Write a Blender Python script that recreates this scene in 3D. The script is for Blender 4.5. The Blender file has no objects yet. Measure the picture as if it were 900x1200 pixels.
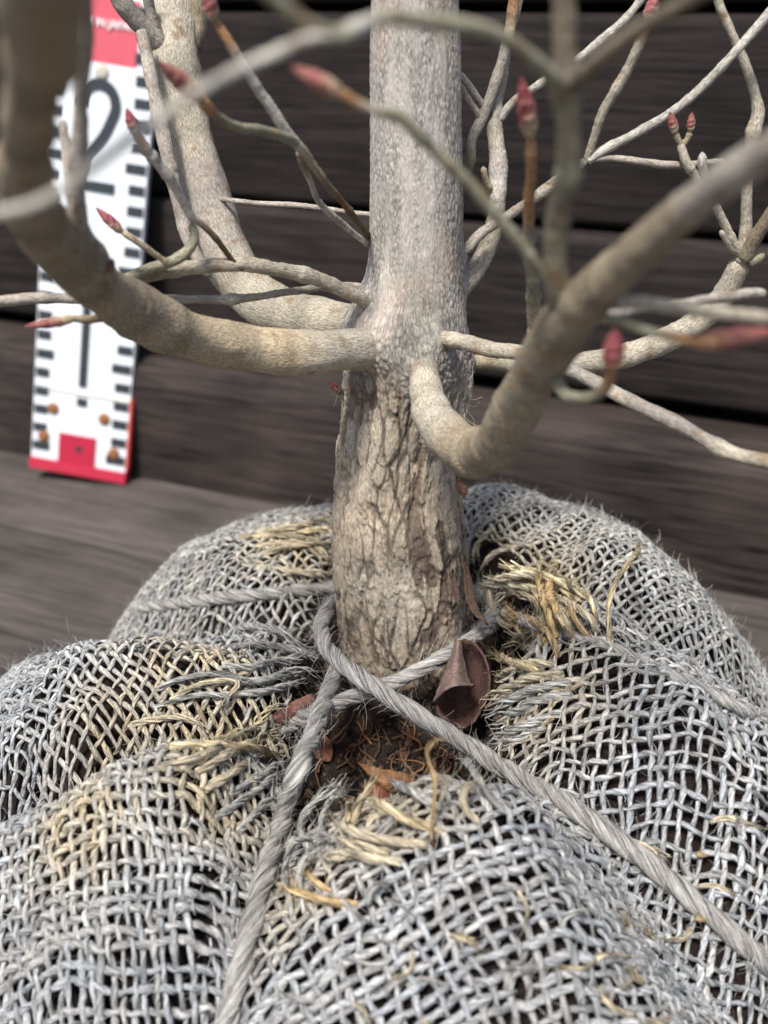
import bpy, math, random
import numpy as np
from mathutils import Vector, Matrix

SC = bpy.context.scene
COL = SC.collection
rng = np.random.default_rng(7)
random.seed(7)

# ---------------------------------------------------------------- camera
PITCH = math.radians(27.0); CAMH = 0.2356; FPX = 1166.67
cam_d = bpy.data.cameras.new("camera"); cam = bpy.data.objects.new("camera", cam_d); COL.objects.link(cam)
cam.location = (0, 0, CAMH); cam.rotation_euler = (math.pi/2 - PITCH, 0, 0)
cam_d.lens = 35; cam_d.sensor_width = 36; cam_d.clip_start = 0.01; cam_d.clip_end = 500
cam_d.dof.use_dof = True; cam_d.dof.focus_distance = 0.215; cam_d.dof.aperture_fstop = 15.0
SC.camera = cam

# ---------------------------------------------------------------- sky, sun, exposure
SUN_EL = math.radians(60); SUN_AZ = math.radians(205)     # compass from +Y clockwise: behind the camera, to the left
w = bpy.data.worlds.new("World"); SC.world = w; w.use_nodes = True
nt = w.node_tree; bg = nt.nodes['Background']; sky = nt.nodes.new('ShaderNodeTexSky')
sky.sky_type = 'NISHITA'; sky.sun_disc = False; sky.sun_elevation = SUN_EL; sky.sun_rotation = SUN_AZ
sky.dust_density = 2.5; sky.ozone_density = 1.0; sky.air_density = 1.0
nt.links.new(sky.outputs[0], bg.inputs[0]); bg.inputs[1].default_value = 0.10
sd = bpy.data.lights.new("sun", 'SUN'); sun = bpy.data.objects.new("sun", sd); COL.objects.link(sun)
sd.energy = 3.4; sd.angle = math.radians(11); sd.color = (1.0, 0.965, 0.915)
_d = Vector((math.sin(SUN_AZ)*math.cos(SUN_EL), math.cos(SUN_AZ)*math.cos(SUN_EL), math.sin(SUN_EL)))
sun.rotation_euler = _d.to_track_quat('Z', 'Y').to_euler(); sun.location = _d*3
SC.view_settings.view_transform = 'Standard'; SC.view_settings.look = 'None'
SC.view_settings.exposure = 0.80; SC.view_settings.gamma = 1.0

# ---------------------------------------------------------------- where a ray of the photograph meets the place
cp, sp = math.cos(PITCH), math.sin(PITCH)
CAM = np.array([0, 0, CAMH])
def ray(px, py):
    a = (px-450)/FPX; b = (600-py)/FPX
    return np.array([a, cp + b*sp, -sp + b*cp])
def at(px, py, Y):
    d = ray(px, py); return CAM + d*(Y/d[1])
def at_z(px, py, z):
    d = ray(px, py); return CAM + d*((z-CAMH)/d[2])
def dep(p):
    return p[1]*cp - (p[2]-CAMH)*sp
def proj(p):
    d = dep(p); return 450 + p[0]/d*FPX, 600 - ((p[2]-CAMH)*cp + p[1]*sp)/d*FPX

# ---------------------------------------------------------------- noise in numpy
def _h(ix, iy, iz, s=0):
    n = (ix.astype(np.int64)*374761393 + iy.astype(np.int64)*668265263 + iz.astype(np.int64)*2147483647 + s*974634777) & 0xffffffff
    n = ((n ^ (n >> 13))*1274126177) & 0xffffffff
    n = ((n ^ (n >> 16))*2246822519) & 0xffffffff
    return ((n ^ (n >> 15)) & 0xffffff)/16777216.0
def vnoise(x, y, z, s=0):                      # value noise, -1..1
    x, y, z = np.broadcast_arrays(np.asarray(x, float), np.asarray(y, float), np.asarray(z, float))
    fx, fy, fz = np.floor(x), np.floor(y), np.floor(z)
    ix, iy, iz = fx.astype(np.int64), fy.astype(np.int64), fz.astype(np.int64)
    u, v, t = x-fx, y-fy, z-fz
    u = u*u*(3-2*u); v = v*v*(3-2*v); t = t*t*(3-2*t)
    r = 0
    for a in (0, 1):
        for b in (0, 1):
            for c in (0, 1):
                r = r + _h(ix+a, iy+b, iz+c, s)*(u if a else 1-u)*(v if b else 1-v)*(t if c else 1-t)
    return r*2-1
def fbm(x, y, z, oct=3, s=0):
    r, a, k = 0, 1.0, 1.0
    for i in range(oct):
        r = r + a*vnoise(x*k, y*k, z*k, s+i*17); a *= .5; k *= 2.03
    return r
def worley(x, y, z, s=0):                      # F1, F2, id of the nearest cell
    ix, iy, iz = np.floor(x).astype(np.int64), np.floor(y).astype(np.int64), np.floor(z).astype(np.int64)
    f1 = np.full(x.shape, 9.0); f2 = f1.copy(); cid = np.zeros(x.shape)
    for a in (-1, 0, 1):
        for b in (-1, 0, 1):
            for c in (-1, 0, 1):
                jx, jy, jz = ix+a, iy+b, iz+c
                d = (jx+_h(jx, jy, jz, s)-x)**2 + (jy+_h(jx, jy, jz, s+1)-y)**2 + (jz+_h(jx, jy, jz, s+2)-z)**2
                near = d < f1
                f2 = np.where(near, f1, np.minimum(f2, d)); cid = np.where(near, _h(jx, jy, jz, s+3), cid)
                f1 = np.where(near, d, f1)
    return np.sqrt(f1), np.sqrt(f2), cid
def sstep(a, b, x):
    t = np.clip((x-a)/(b-a), 0, 1); return t*t*(3-2*t)

# ---------------------------------------------------------------- mesh helpers
class MB:
    """collects quads and triangles of ONE mesh with a colour and a grain coordinate per vertex"""
    def __init__(s): s.v, s.q, s.t, s.c, s.g, s.n = [], [], [], [], [], 0
    def add(s, V, Q=None, T=None, col=(.5, .5, .5), g=None):
        V = np.asarray(V, float).reshape(-1, 3)
        if Q is not None and len(Q): s.q.append(np.asarray(Q).reshape(-1, 4)+s.n)
        if T is not None and len(T): s.t.append(np.asarray(T).reshape(-1, 3)+s.n)
        c = np.asarray(col, float); c = np.broadcast_to(c, (len(V), 3)) if c.ndim == 1 else c
        s.v.append(V); s.c.append(c); s.g.append(V*1000 if g is None else g); s.n += len(V)
    def build(s, name, mat, parent=None, smooth=True, **props):
        V = np.concatenate(s.v); C = np.concatenate(s.c); G = np.concatenate(s.g)
        Q = np.concatenate(s.q) if s.q else np.zeros((0, 4), int)
        T = np.concatenate(s.t) if s.t else np.zeros((0, 3), int)
        if parent is not None:
            V = V - np.array(parent_world(parent))
        me = bpy.data.meshes.new(name)
        me.vertices.add(len(V)); me.vertices.foreach_set('co', V.astype(np.float32).ravel())
        loops = np.concatenate([Q.ravel(), T.ravel()]).astype(np.int32)
        me.loops.add(len(loops)); me.loops.foreach_set('vertex_index', loops)
        st = np.concatenate([np.arange(len(Q))*4, len(Q)*4+np.arange(len(T))*3]).astype(np.int32)
        me.polygons.add(len(st)); me.polygons.foreach_set('loop_start', st)
        me.polygons.foreach_set('use_smooth', np.full(len(st), smooth))
        a = me.attributes.new('col', 'FLOAT_COLOR', 'POINT')
        a.data.foreach_set('color', np.concatenate([C, np.ones((len(C), 1))], 1).astype(np.float32).ravel())
        a = me.attributes.new('grain', 'FLOAT_VECTOR', 'POINT')
        a.data.foreach_set('vector', G.astype(np.float32).ravel())
        me.update(calc_edges=True); me.validate()
        me.materials.append(mat)
        o = bpy.data.objects.new(name, me); COL.objects.link(o); o.parent = parent
        for k, v in props.items(): o[k] = v
        return o
def parent_world(p):
    v = Vector((0, 0, 0))
    while p is not None: v = v + p.location; p = p.parent
    return v
def thing(name, label, cat, loc=(0, 0, 0), group=None):
    o = bpy.data.objects.new(name, None); COL.objects.link(o); o.location = loc; o.empty_display_size = .01
    o['label'] = label; o['category'] = cat
    if group: o['group'] = group
    return o

def crom(P, n):
    """Catmull-Rom through the rows of P (any number of columns), n samples per span"""
    P = np.asarray(P, float); A = np.vstack([2*P[0]-P[1], P, 2*P[-1]-P[-2]]); out = []
    t = np.linspace(0, 1, n, endpoint=False)[:, None]
    for i in range(1, len(A)-2):
        p0, p1, p2, p3 = A[i-1], A[i], A[i+1], A[i+2]
        out.append(.5*((2*p1)+(-p0+p2)*t+(2*p0-5*p1+4*p2-p3)*t*t+(-p0+3*p1-3*p2+p3)*t**3))
    out.append(P[-1:]); return np.vstack(out)
def resample(P, step):
    d = np.concatenate([[0], np.cumsum(np.linalg.norm(np.diff(P[:, :3], axis=0), axis=1))])
    n = max(3, int(d[-1]/step)+1); t = np.linspace(0, d[-1], n)
    return np.stack([np.interp(t, d, P[:, k]) for k in range(P.shape[1])], 1), t
def frames(P):
    T = np.gradient(P, axis=0); T /= np.linalg.norm(T, axis=1)[:, None]+1e-12
    up = np.array([0, 0, 1.0]) if abs(T[0][2]) < .9 else np.array([1.0, 0, 0])
    N = np.zeros_like(P); n = up - T[0]*up.dot(T[0]); n /= np.linalg.norm(n); N[0] = n
    for i in range(1, len(P)):
        n = N[i-1] - T[i]*N[i-1].dot(T[i]); N[i] = n/(np.linalg.norm(n)+1e-12)
    return T, N, np.cross(T, N)
_qc = {}
def ringquads(n, k):
    if (n, k) not in _qc:
        i = np.arange(n-1)[:, None]; j = np.arange(k)[None, :]; j2 = (j+1) % k
        _qc[(n, k)] = np.stack([i*k+j, i*k+j2, (i+1)*k+j2, (i+1)*k+j], -1).reshape(-1, 4)
    return _qc[(n, k)]
def tube(mb, P, R, k=8, col=(.5, .5, .5), N=None, flat=1.0, twist=0.0, disp=None, cap=True, u0=0.0):
    """one tube along P; grain = a coordinate running with the fibres (mm), twisted"""
    P = np.asarray(P, float); n = len(P); R = np.broadcast_to(np.asarray(R, float), (n,)).copy()
    T, N1, B1 = frames(P)
    if N is not None:
        B1 = np.cross(T, N); B1 /= np.linalg.norm(B1, axis=1)[:, None]+1e-12; N1 = np.cross(B1, T)
    u = np.concatenate([[0], np.cumsum(np.linalg.norm(np.diff(P, axis=0), axis=1))]) + u0
    a = np.arange(k)/k*2*math.pi
    RR = R[:, None]*np.ones(k)[None, :]
    if disp is not None: RR = RR*(1+disp(u[:, None]*np.ones(k), a[None, :]*np.ones((n, 1)), R))
    V = P[:, None, :] + RR[..., None]*(np.cos(a)[None, :, None]*B1[:, None, :] + flat*np.sin(a)[None, :, None]*N1[:, None, :])
    ang = a[None, :] + twist*u[:, None]
    Rm = R.mean()*1000
    G = np.stack([np.cos(ang)*Rm + 37*u0, np.sin(ang)*Rm, u[:, None]*1000*np.ones(k)+u0*9000], -1).reshape(-1, 3)
    V = V.reshape(-1, 3); Q = ringquads(n, k)
    c = np.asarray(col, float)
    if c.ndim == 2: c = np.repeat(c, k, axis=0)
    else: c = np.broadcast_to(c, (len(V), 3))
    if cap:
        ends = np.stack([P[0]-T[0]*R[0]*.3, P[-1]+T[-1]*R[-1]*.3]); m = len(V); j = np.arange(k); j2 = (j+1) % k
        T1 = np.stack([np.full(k, m), j2, j], 1); T2 = np.stack([np.full(k, m+1), (n-1)*k+j, (n-1)*k+j2], 1)
        V = np.vstack([V, ends]); c = np.vstack([c, c[:1], c[-1:]]); G = np.vstack([G, G[:1], G[-1:]])
        mb.add(V, Q, np.vstack([T1, T2]), c, G)
    else: mb.add(V, Q, None, c, G)
def box(mb, lo, hi, col=(.5, .5, .5), M=None, bev=0.0):
    lo = np.array(lo, float); hi = np.array(hi, float)
    if bev <= 0:
        V = np.array([[x, y, z] for x in (lo[0], hi[0]) for y in (lo[1], hi[1]) for z in (lo[2], hi[2])])
        Q = [[0, 1, 3, 2], [4, 6, 7, 5], [0, 4, 5, 1], [2, 3, 7, 6], [0, 2, 6, 4], [1, 5, 7, 3]]; T = None
        G = V*1000
    else:                                           # rounded in the y-z section, running along x
        sec = []
        for cy, cz, a0 in ((hi[1]-bev, hi[2]-bev, 0), (lo[1]+bev, hi[2]-bev, 90), (lo[1]+bev, lo[2]+bev, 180), (hi[1]-bev, lo[2]+bev, 270)):
            for q in range(5):
                a = math.radians(a0+q*22.5); sec.append((cy+bev*math.cos(a), cz+bev*math.sin(a)))
        k = len(sec); xs = [lo[0], lo[0]+bev*.5, hi[0]-bev*.5, hi[0]]; V = []
        cy, cz = (lo[1]+hi[1])/2, (lo[2]+hi[2])/2
        for i, x in enumerate(xs):
            s_ = .985 if i in (0, 3) else 1
            V += [(x, cy+(y-cy)*s_, cz+(z-cz)*s_) for y, z in sec]
        V = np.array(V); Q = ringquads(4, k)[:, ::-1]; m = len(V)
        V = np.vstack([V, [lo[0], cy, cz], [hi[0], cy, cz]]); j = np.arange(k); j2 = (j+1) % k
        T = np.vstack([np.stack([np.full(k, m), j, j2], 1), np.stack([np.full(k, m+1), 3*k+j2, 3*k+j], 1)]); G = V*1000
    if M is not None: V = V @ np.array(M.to_3x3()).T + np.array(M.translation)
    mb.add(V, Q, T, col, G)

# ---------------------------------------------------------------- materials
def new_mat(name):
    m = bpy.data.materials.new(name); m.use_nodes = True; return m, m.node_tree, m.node_tree.nodes['Principled BSDF']
def nd(nt, typ, **kw):
    n = nt.nodes.new(typ)
    for k, v in kw.items():
        if k.startswith('i_'):
            key = k[2:]; n.inputs[int(key) if key.isdigit() else key].default_value = v
        else: setattr(n, k, v)
    return n
def grain_mat(name, scale=(1, 1, 1), var=.35, bump=.3, dist=.0002, rough=.85, n_scale=1.0, detail=5, tint=None, sheen=0.0, spots=None):
    """colour from the attribute 'col', modulated by noise laid along 'grain', same noise as relief"""
    m, nt, b = new_mat(name); L = nt.links.new
    at_ = nd(nt, 'ShaderNodeAttribute', attribute_name='grain'); ac = nd(nt, 'ShaderNodeAttribute', attribute_name='col')
    mp = nd(nt, 'ShaderNodeMapping'); mp.inputs['Scale'].default_value = scale; L(at_.outputs['Vector'], mp.inputs['Vector'])
    no = nd(nt, 'ShaderNodeTexNoise', i_Scale=n_scale, i_Detail=detail, i_Roughness=.65); L(mp.outputs[0], no.inputs['Vector'])
    mr = nd(nt, 'ShaderNodeMapRange'); mr.inputs[1].default_value = .3; mr.inputs[2].default_value = .7
    mr.inputs[3].default_value = max(.12, 1-var); mr.inputs[4].default_value = 1+var*.8; L(no.outputs[0], mr.inputs[0])
    mx = nd(nt, 'ShaderNodeMix', data_type='RGBA', blend_type='MULTIPLY'); mx.inputs[0].default_value = 1
    L(ac.outputs['Color'], mx.inputs[6]); L(mr.outputs[0], mx.inputs[7]); out = mx.outputs[2]
    if spots:
        colr, sc_, lo_, hi_ = spots
        n2 = nd(nt, 'ShaderNodeTexNoise', i_Scale=sc_, i_Detail=3); L(at_.outputs['Vector'], n2.inputs['Vector'])
        r2 = nd(nt, 'ShaderNodeMapRange'); r2.inputs[1].default_value = lo_; r2.inputs[2].default_value = hi_; L(n2.outputs[0], r2.inputs[0])
        m2 = nd(nt, 'ShaderNodeMix', data_type='RGBA'); m2.inputs[7].default_value = (*colr, 1); L(r2.outputs[0], m2.inputs[0]); L(out, m2.inputs[6]); out = m2.outputs[2]
    L(out, b.inputs['Base Color']); b.inputs['Roughness'].default_value = rough
    b.inputs['Specular IOR Level'].default_value = .25
    if sheen: b.inputs['Sheen Weight'].default_value = sheen; b.inputs['Sheen Roughness'].default_value = .6
    if bump:
        bu = nd(nt, 'ShaderNodeBump', i_Strength=bump, i_Distance=dist); L(no.outputs[0], bu.inputs['Height']); L(bu.outputs[0], b.inputs['Normal'])
    return m
M_yarn = grain_mat('jute_yarn', (2.5, 2.5, .24), 1.05, 1.0, .0010, .9, 1.0, 3, sheen=.03)
M_twine = grain_mat('twine', (2.6, 2.6, .14), 1.0, 1.0, .0011, .9, 1.0, 3, sheen=.03)
M_fibre = grain_mat('fibre', (1, 1, 1), .2, 0, .0002, .8, 1.0, 1)
M_bark = grain_mat('trunk_bark', (3.2, 3.2, 1.2), .42, .9, .0003, .88, 1.0, 6)
M_branch = grain_mat('branch_bark', (3.2, 3.2, 1.1), .48, .9, .0004, .85, 1.0, 3, spots=((.20, .12, .06), .33, .56, .80))
M_bud = grain_mat('bud_skin', (2.5, 2.5, .5), .5, .6, .0003, .5, 1.0, 4, spots=((.30, .17, .09), .9, .52, .75))
M_soil = grain_mat('soil', (1, 1, 1), .6, 1.0, .0008, .95, 1.6, 6)
M_leaf = grain_mat('dry_leaf', (1, 1, 1), .5, .8, .0003, .8, 1.3, 6)
M_paint = grain_mat('painted_staff', (1, 1, 1), .05, .1, .0001, .35, .3, 3)

def wood_mat(name, dark, light, streak, rough, bump):
    m, nt, b = new_mat(name); L = nt.links.new
    a = nd(nt, 'ShaderNodeAttribute', attribute_name='grain')
    mp = nd(nt, 'ShaderNodeMapping'); mp.inputs['Scale'].default_value = (.016, .30, .30); L(a.outputs['Vector'], mp.inputs['Vector'])
    n1 = nd(nt, 'ShaderNodeTexNoise', i_Scale=1.0, i_Detail=6, i_Roughness=.6, i_Distortion=.9); L(mp.outputs[0], n1.inputs['Vector'])
    mp2 = nd(nt, 'ShaderNodeMapping'); mp2.inputs['Scale'].default_value = (.035, 1.1, 1.1); L(a.outputs['Vector'], mp2.inputs['Vector'])
    n2 = nd(nt, 'ShaderNodeTexNoise', i_Scale=1.0, i_Detail=5, i_Roughness=.7); L(mp2.outputs[0], n2.inputs['Vector'])
    n3 = nd(nt, 'ShaderNodeTexNoise', i_Scale=.02, i_Detail=3); L(a.outputs['Vector'], n3.inputs['Vector'])
    ad = nd(nt, 'ShaderNodeMath', operation='MULTIPLY_ADD'); ad.inputs[1].default_value = .55; L(n2.outputs[0], ad.inputs[0]); L(n1.outputs[0], ad.inputs[2])
    ad2 = nd(nt, 'ShaderNodeMath', operation='MULTIPLY_ADD'); ad2.inputs[1].default_value = .5; L(n3.outputs[0], ad2.inputs[0]); L(ad.outputs[0], ad2.inputs[2])
    cr = nd(nt, 'ShaderNodeValToRGB'); e = cr.color_ramp.elements
    e[0].position = .82; e[0].color = (*dark, 1); e[1].position = 1.0 if streak > 1 else 1.0; e[1].color = (*light, 1)
    mr = nd(nt, 'ShaderNodeMapRange'); mr.inputs[1].default_value = .60; mr.inputs[2].default_value = 1.50; L(ad2.outputs[0], mr.inputs[0])
    e[0].position = .25; e[1].position = .80
    L(mr.outputs[0], cr.inputs[0]); ac = nd(nt, 'ShaderNodeAttribute', attribute_name='col')
    mx = nd(nt, 'ShaderNodeMix', data_type='RGBA', blend_type='MULTIPLY'); mx.inputs[0].default_value = 1
    L(cr.outputs[0], mx.inputs[6]); L(ac.outputs['Color'], mx.inputs[7]); L(mx.outputs[2], b.inputs['Base Color'])
    b.inputs['Roughness'].default_value = rough; b.inputs['Specular IOR Level'].default_value = .22
    bu = nd(nt, 'ShaderNodeBump', i_Strength=bump, i_Distance=.0012); L(ad.outputs[0], bu.inputs['Height']); L(bu.outputs[0], b.inputs['Normal'])
    return m
M_wall = wood_mat('stained_wood', (.0040, .0030, .0028), (.040, .030, .0250), 1, .75, .8)
M_deck = wood_mat('weathered_deck_wood', (.040, .033, .029), (.140, .120, .108), 1, .75, .8)

# ================================================================ the ball's surface: a height field shared by soil, cloth and twine
CX, CY = 0.0, 0.195                                  # middle of the ball
RP = np.array([0, .03, .05, .07, .09, .105, .12, .13, .136, .139])
ZP = np.array([.098, .101, .104, .103, .092, .077, .052, .028, .008, .0])
_rr = np.linspace(0, .139, 400); _zz = np.interp(_rr, RP, ZP)
_k = np.ones(25)/25; _zz[12:-12] = np.convolve(_zz, _k, 'valid')
_ss = np.concatenate([[0], np.cumsum(np.hypot(np.diff(_rr), np.diff(_zz)))])

def pl(pts):                                          # photograph points with a height -> ground plan
    return np.array([at_z(a, b, z)[:2] for a, b, z in pts])
HOLLOW = pl([(372, 690, .1), (345, 740, .1), (335, 800, .1), (325, 850, .1), (332, 915, .098), (385, 950, .096), (450, 955, .096),
             (520, 945, .096), (575, 900, .098), (585, 830, .1), (600, 770, .1), (640, 710, .1), (600, 665, .1), (548, 640, .1), (395, 650, .1)])
def seg_dist(X, Y, A, close=False, offs=None):
    best = np.full(X.shape, 1e9); A = np.asarray(A); n = len(A)
    for i in range(n if close else n-1):
        p, q = A[i], A[(i+1) % n]; d = q-p
        t = np.clip(((X-p[0])*d[0]+(Y-p[1])*d[1])/(d@d), 0, 1)
        best = np.minimum(best, np.hypot(X-p[0]-t*d[0], Y-p[1]-t*d[1]))
    return best
def inside(X, Y, A):
    c = np.zeros(X.shape, bool); n = len(A)
    for i in range(n):
        (x1, y1), (x2, y2) = A[i], A[(i+1) % n]
        c ^= ((y1 > Y) != (y2 > Y)) & (X < (x2-x1)*(Y-y1)/((y2-y1) or 1e-12)+x1)
    return c
# the ties' valleys, from the neck outwards (photograph points, height)
VAL = [
 ([(388, 690, .1), (300, 697, .1), (220, 707, .095), (150, 716, .08), (60, 728, .05)], .010, .009),           # back left tie
 ([(340, 838, .1), (250, 858, .1), (170, 882, .1), (90, 915, .098), (0, 950, .09), (-120, 1000, .07)], .024, .009),
 ([(388, 800, .1), (352, 880, .1), (322, 980, .098), (292, 1080, .094), (262, 1200, .088), (240, 1330, .07)], .008, .008),
 ([(520, 850, .1), (620, 915, .1), (720, 985, .1), (820, 1070, .097), (900, 1135, .09), (1000, 1220, .075)], .007, .009),
 ([(590, 765, .1), (660, 738, .1), (740, 760, .1), (820, 795, .095), (900, 838, .085), (1010, 890, .06)], .012, .010),
 ([(470, 640, .1), (480, 600, .1), (470, 575, .08)], .012, .012)]
VPL = [pl(v[0]) for v in VAL]
RIDGE = [
 ([(325, 868, .1), (250, 890, .1), (170, 918, .1), (90, 955, .1), (0, 1000, .09)], .011, .012),
 ([(300, 660, .1), (240, 665, .1)], .006, .018),
 ([(540, 600, .1), (650, 605, .1), (740, 650, .1), (820, 715, .1)], .010, .020),
 ([(700, 800, .1), (770, 840, .1), (860, 900, .1)], .010, .022),
 ([(640, 800, .1), (740, 775, .1)], .006, .010),
 ([(560, 1000, .1), (500, 1080, .1), (620, 1100, .1)], .007, .022),
 ([(130, 1080, .1), (220, 1100, .1)], .006, .022),
 ([(100, 800, .1), (190, 790, .1), (290, 800, .1)], .005, .008),
 ([(10, 850, .1), (90, 860, .1), (190, 850, .1)], .004, .015),
]
GX0, GX1, GY0, GY1, GS = -.165, .165, .03, .36, .0006
gx = np.arange(GX0, GX1, GS); gy = np.arange(GY0, GY1, GS); XX, YY = np.meshgrid(gx, gy, indexing='ij')
rr = np.hypot(XX-CX, YY-CY)
HH = np.interp(rr, _rr, _zz)
fall = sstep(.135, .095, rr)*.8+.2*sstep(.139, .12, rr)
for (pts, dpt, wd), P_ in zip(VAL, VPL):
    HH -= dpt*np.exp(-(seg_dist(XX, YY, P_)/wd)**2)*fall
RIDGE += [([(120, 770, .09), (10, 810, .08)], -.008, .030), ([(330, 640, .1), (240, 650, .1), (190, 690, .09)], -.012, .030), ([(560, 590, .1), (700, 590, .1)], -.004, .03), ([(850, 740, .09), (920, 800, .08)], -.010, .028), ([(160, 690, .09), (90, 705, .08), (30, 730, .07)], -.011, .022), ([(445, 880, .1), (500, 880, .1)], -.004, .012)]
DV = np.full(XX.shape, 1.0)
for P_ in VPL: DV = np.minimum(DV, seg_dist(XX, YY, P_))
HH += (.0105*(1-np.exp(-(DV/.020)**2))-.0055)*fall*sstep(.025, .065, rr)     # each fold is puffed up between the ties
for pts, hgt, wd in RIDGE:
    HH += hgt*np.exp(-(seg_dist(XX, YY, pl(pts))/wd)**2)*fall
HH += (.0022*fbm(XX*40, YY*40, 0*XX, 3, 5) + .0009*fbm(XX*130, YY*130, 0*XX+3, 2, 8))*fall
HD = seg_dist(XX, YY, HOLLOW, True); HD = np.where(inside(XX, YY, HOLLOW), -HD, HD)
HH -= .0055*np.exp(-(np.maximum(HD, 0)/.008)**2)*sstep(.20, .175, YY)+.003*np.exp(-(np.maximum(HD, 0)/.006)**2)*sstep(.175, .20, YY)
_th = np.arctan2(YY-CY, XX-CX)
HH += .0013*np.sin(_th*26+3*fbm(XX*45, YY*45, 0*XX, 2, 71))*np.exp(-(np.maximum(HD-.004, 0)/.017)**2)*sstep(-.001, .004, HD)      # gathers towards the neck
HH = np.maximum(HH, .0008)
def samp(G, x, y):
    fx = np.clip((x-GX0)/GS, 0, G.shape[0]-2.001); fy = np.clip((y-GY0)/GS, 0, G.shape[1]-2.001)
    i = fx.astype(int); j = fy.astype(int); u = fx-i; v = fy-j
    return G[i, j]*(1-u)*(1-v)+G[i+1, j]*u*(1-v)+G[i, j+1]*(1-u)*v+G[i+1, j+1]*u*v
def H(x, y): return samp(HH, np.asarray(x, float), np.asarray(y, float))
def Hn(x, y, e=.0012):
    n = np.stack([-(H(x+e, y)-H(x-e, y))/(2*e), -(H(x, y+e)-H(x, y-e))/(2*e), np.ones_like(np.asarray(x, float))], -1)
    return n/np.linalg.norm(n, axis=-1)[..., None]
# soil: the ball itself a few mm under the cloth, sunk in the open neck
SS = HH - .0042 - .0125*sstep(.004, -.008, HD) + .0012*fbm(XX*220, YY*220, 0*XX, 3, 31)*sstep(.002, -.004, HD)
SS += .0105*np.exp(-(np.maximum(np.hypot(XX-.004, YY-.212)-.013, 0)/.010)**2)*sstep(.002, -.004, HD)   # earth heaped on the trunk's foot
SS = np.maximum(SS, .0004)
def hit(px, py, lift=0.0, G=None):
    """first point the photograph's pixel sees of the surface raised by lift"""
    d = ray(px, py); t = np.linspace(.1, .42, 2600); X = d[0]*t; Y = d[1]*t; Z = CAMH+d[2]*t
    g = Z - samp(HH if G is None else G, X, Y) - lift
    ok = g < 0
    i = int(np.argmax(ok)) if ok.any() else int(np.argmin(g))
    return np.array([X[i], Y[i], Z[i]])

# ================================================================ setting: deck, ground, wall
WA = math.radians(-22.8)                              # the wall recedes to the left
wd_ = np.array([math.cos(WA), math.sin(WA), 0]); wn_ = np.array([-math.sin(WA), math.cos(WA), 0])
WP = at_z(160, 558, 0.0)                              # a point where wall and deck meet
def wallM(off=0.0, x=0.0, z=0.0):
    o = WP + wd_*x + wn_*off; M = Matrix.Rotation(WA, 4, 'Z'); M.translation = Vector((o[0], o[1], z)); return M
mb = MB(); V = np.array([[-60, -60, -.03], [60, -60, -.03], [60, 60, -.03], [-60, 60, -.03]])
mb.add(V, [[0, 1, 2, 3]], None, (.18, .17, .15)); mb.build('ground', M_soil, kind='structure')
mb = MB()
for k in range(6): box(mb, (-1.5+k*.58, -1.3, -.029), (-1.46+k*.58, .2, -.0165), (.5, .5, .5), wallM())
deck = mb.build('deck', M_deck, kind='structure')
for k in range(18):
    mb = MB(); y1 = -.0005-k*.0755 + (.012 if k == 0 else 0); y0 = -(k+1)*.0755+.003
    t = random.uniform(.82, 1.15)
    box(mb, (-1.6, y0, -.016), (1.6, y1, random.uniform(-.0006, .0)), (t, t, t), wallM(), bev=.0022)
    mb.g[-1] += np.array([random.uniform(0, 5000), k*173.0, 0]); mb.build('plank', M_deck, deck)

wall = thing('plank_wall', 'dark brown stained wooden wall of wide horizontal planks behind the tree', 'wall', tuple(WP))
zs = [(.001, .0665, .0), (.0735, .1458, .030), (.1482, .2325, .036), (.2362, .312, .038), (.3145, .390, .038), (.3925, .468, .038)]
for k, (z0, z1, off) in enumerate(zs):
    mb = MB(); t = (1.75, 1.1, .8, .7, .9, .9)[k]
    box(mb, (-1.6, off, z0 if k else -.03), (1.6, off+(.02 if k else .052), z1), (t, t, t*1.02), wallM(), bev=(.013, .005, .004, .003, .003, .003)[k])
    mb.g[-1] += np.array([k*1731.0, k*97.0, 0]); mb.build('plank', M_wall, wall)
for x in (-1.2, -.45, .3, 1.05):
    mb = MB(); box(mb, (x, .0595, .001), (x+.045, .09, .465), (.8, .8, .8), wallM()); mb.g[-1] = mb.g[-1][:, [2, 1, 0]]; mb.build('post', M_wall, wall)
mb = MB(); box(mb, (-1.6, .0925, .001), (1.6, .105, .47), (.25, .25, .25), wallM()); mb.build('backing_board', M_wall, wall)

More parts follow.
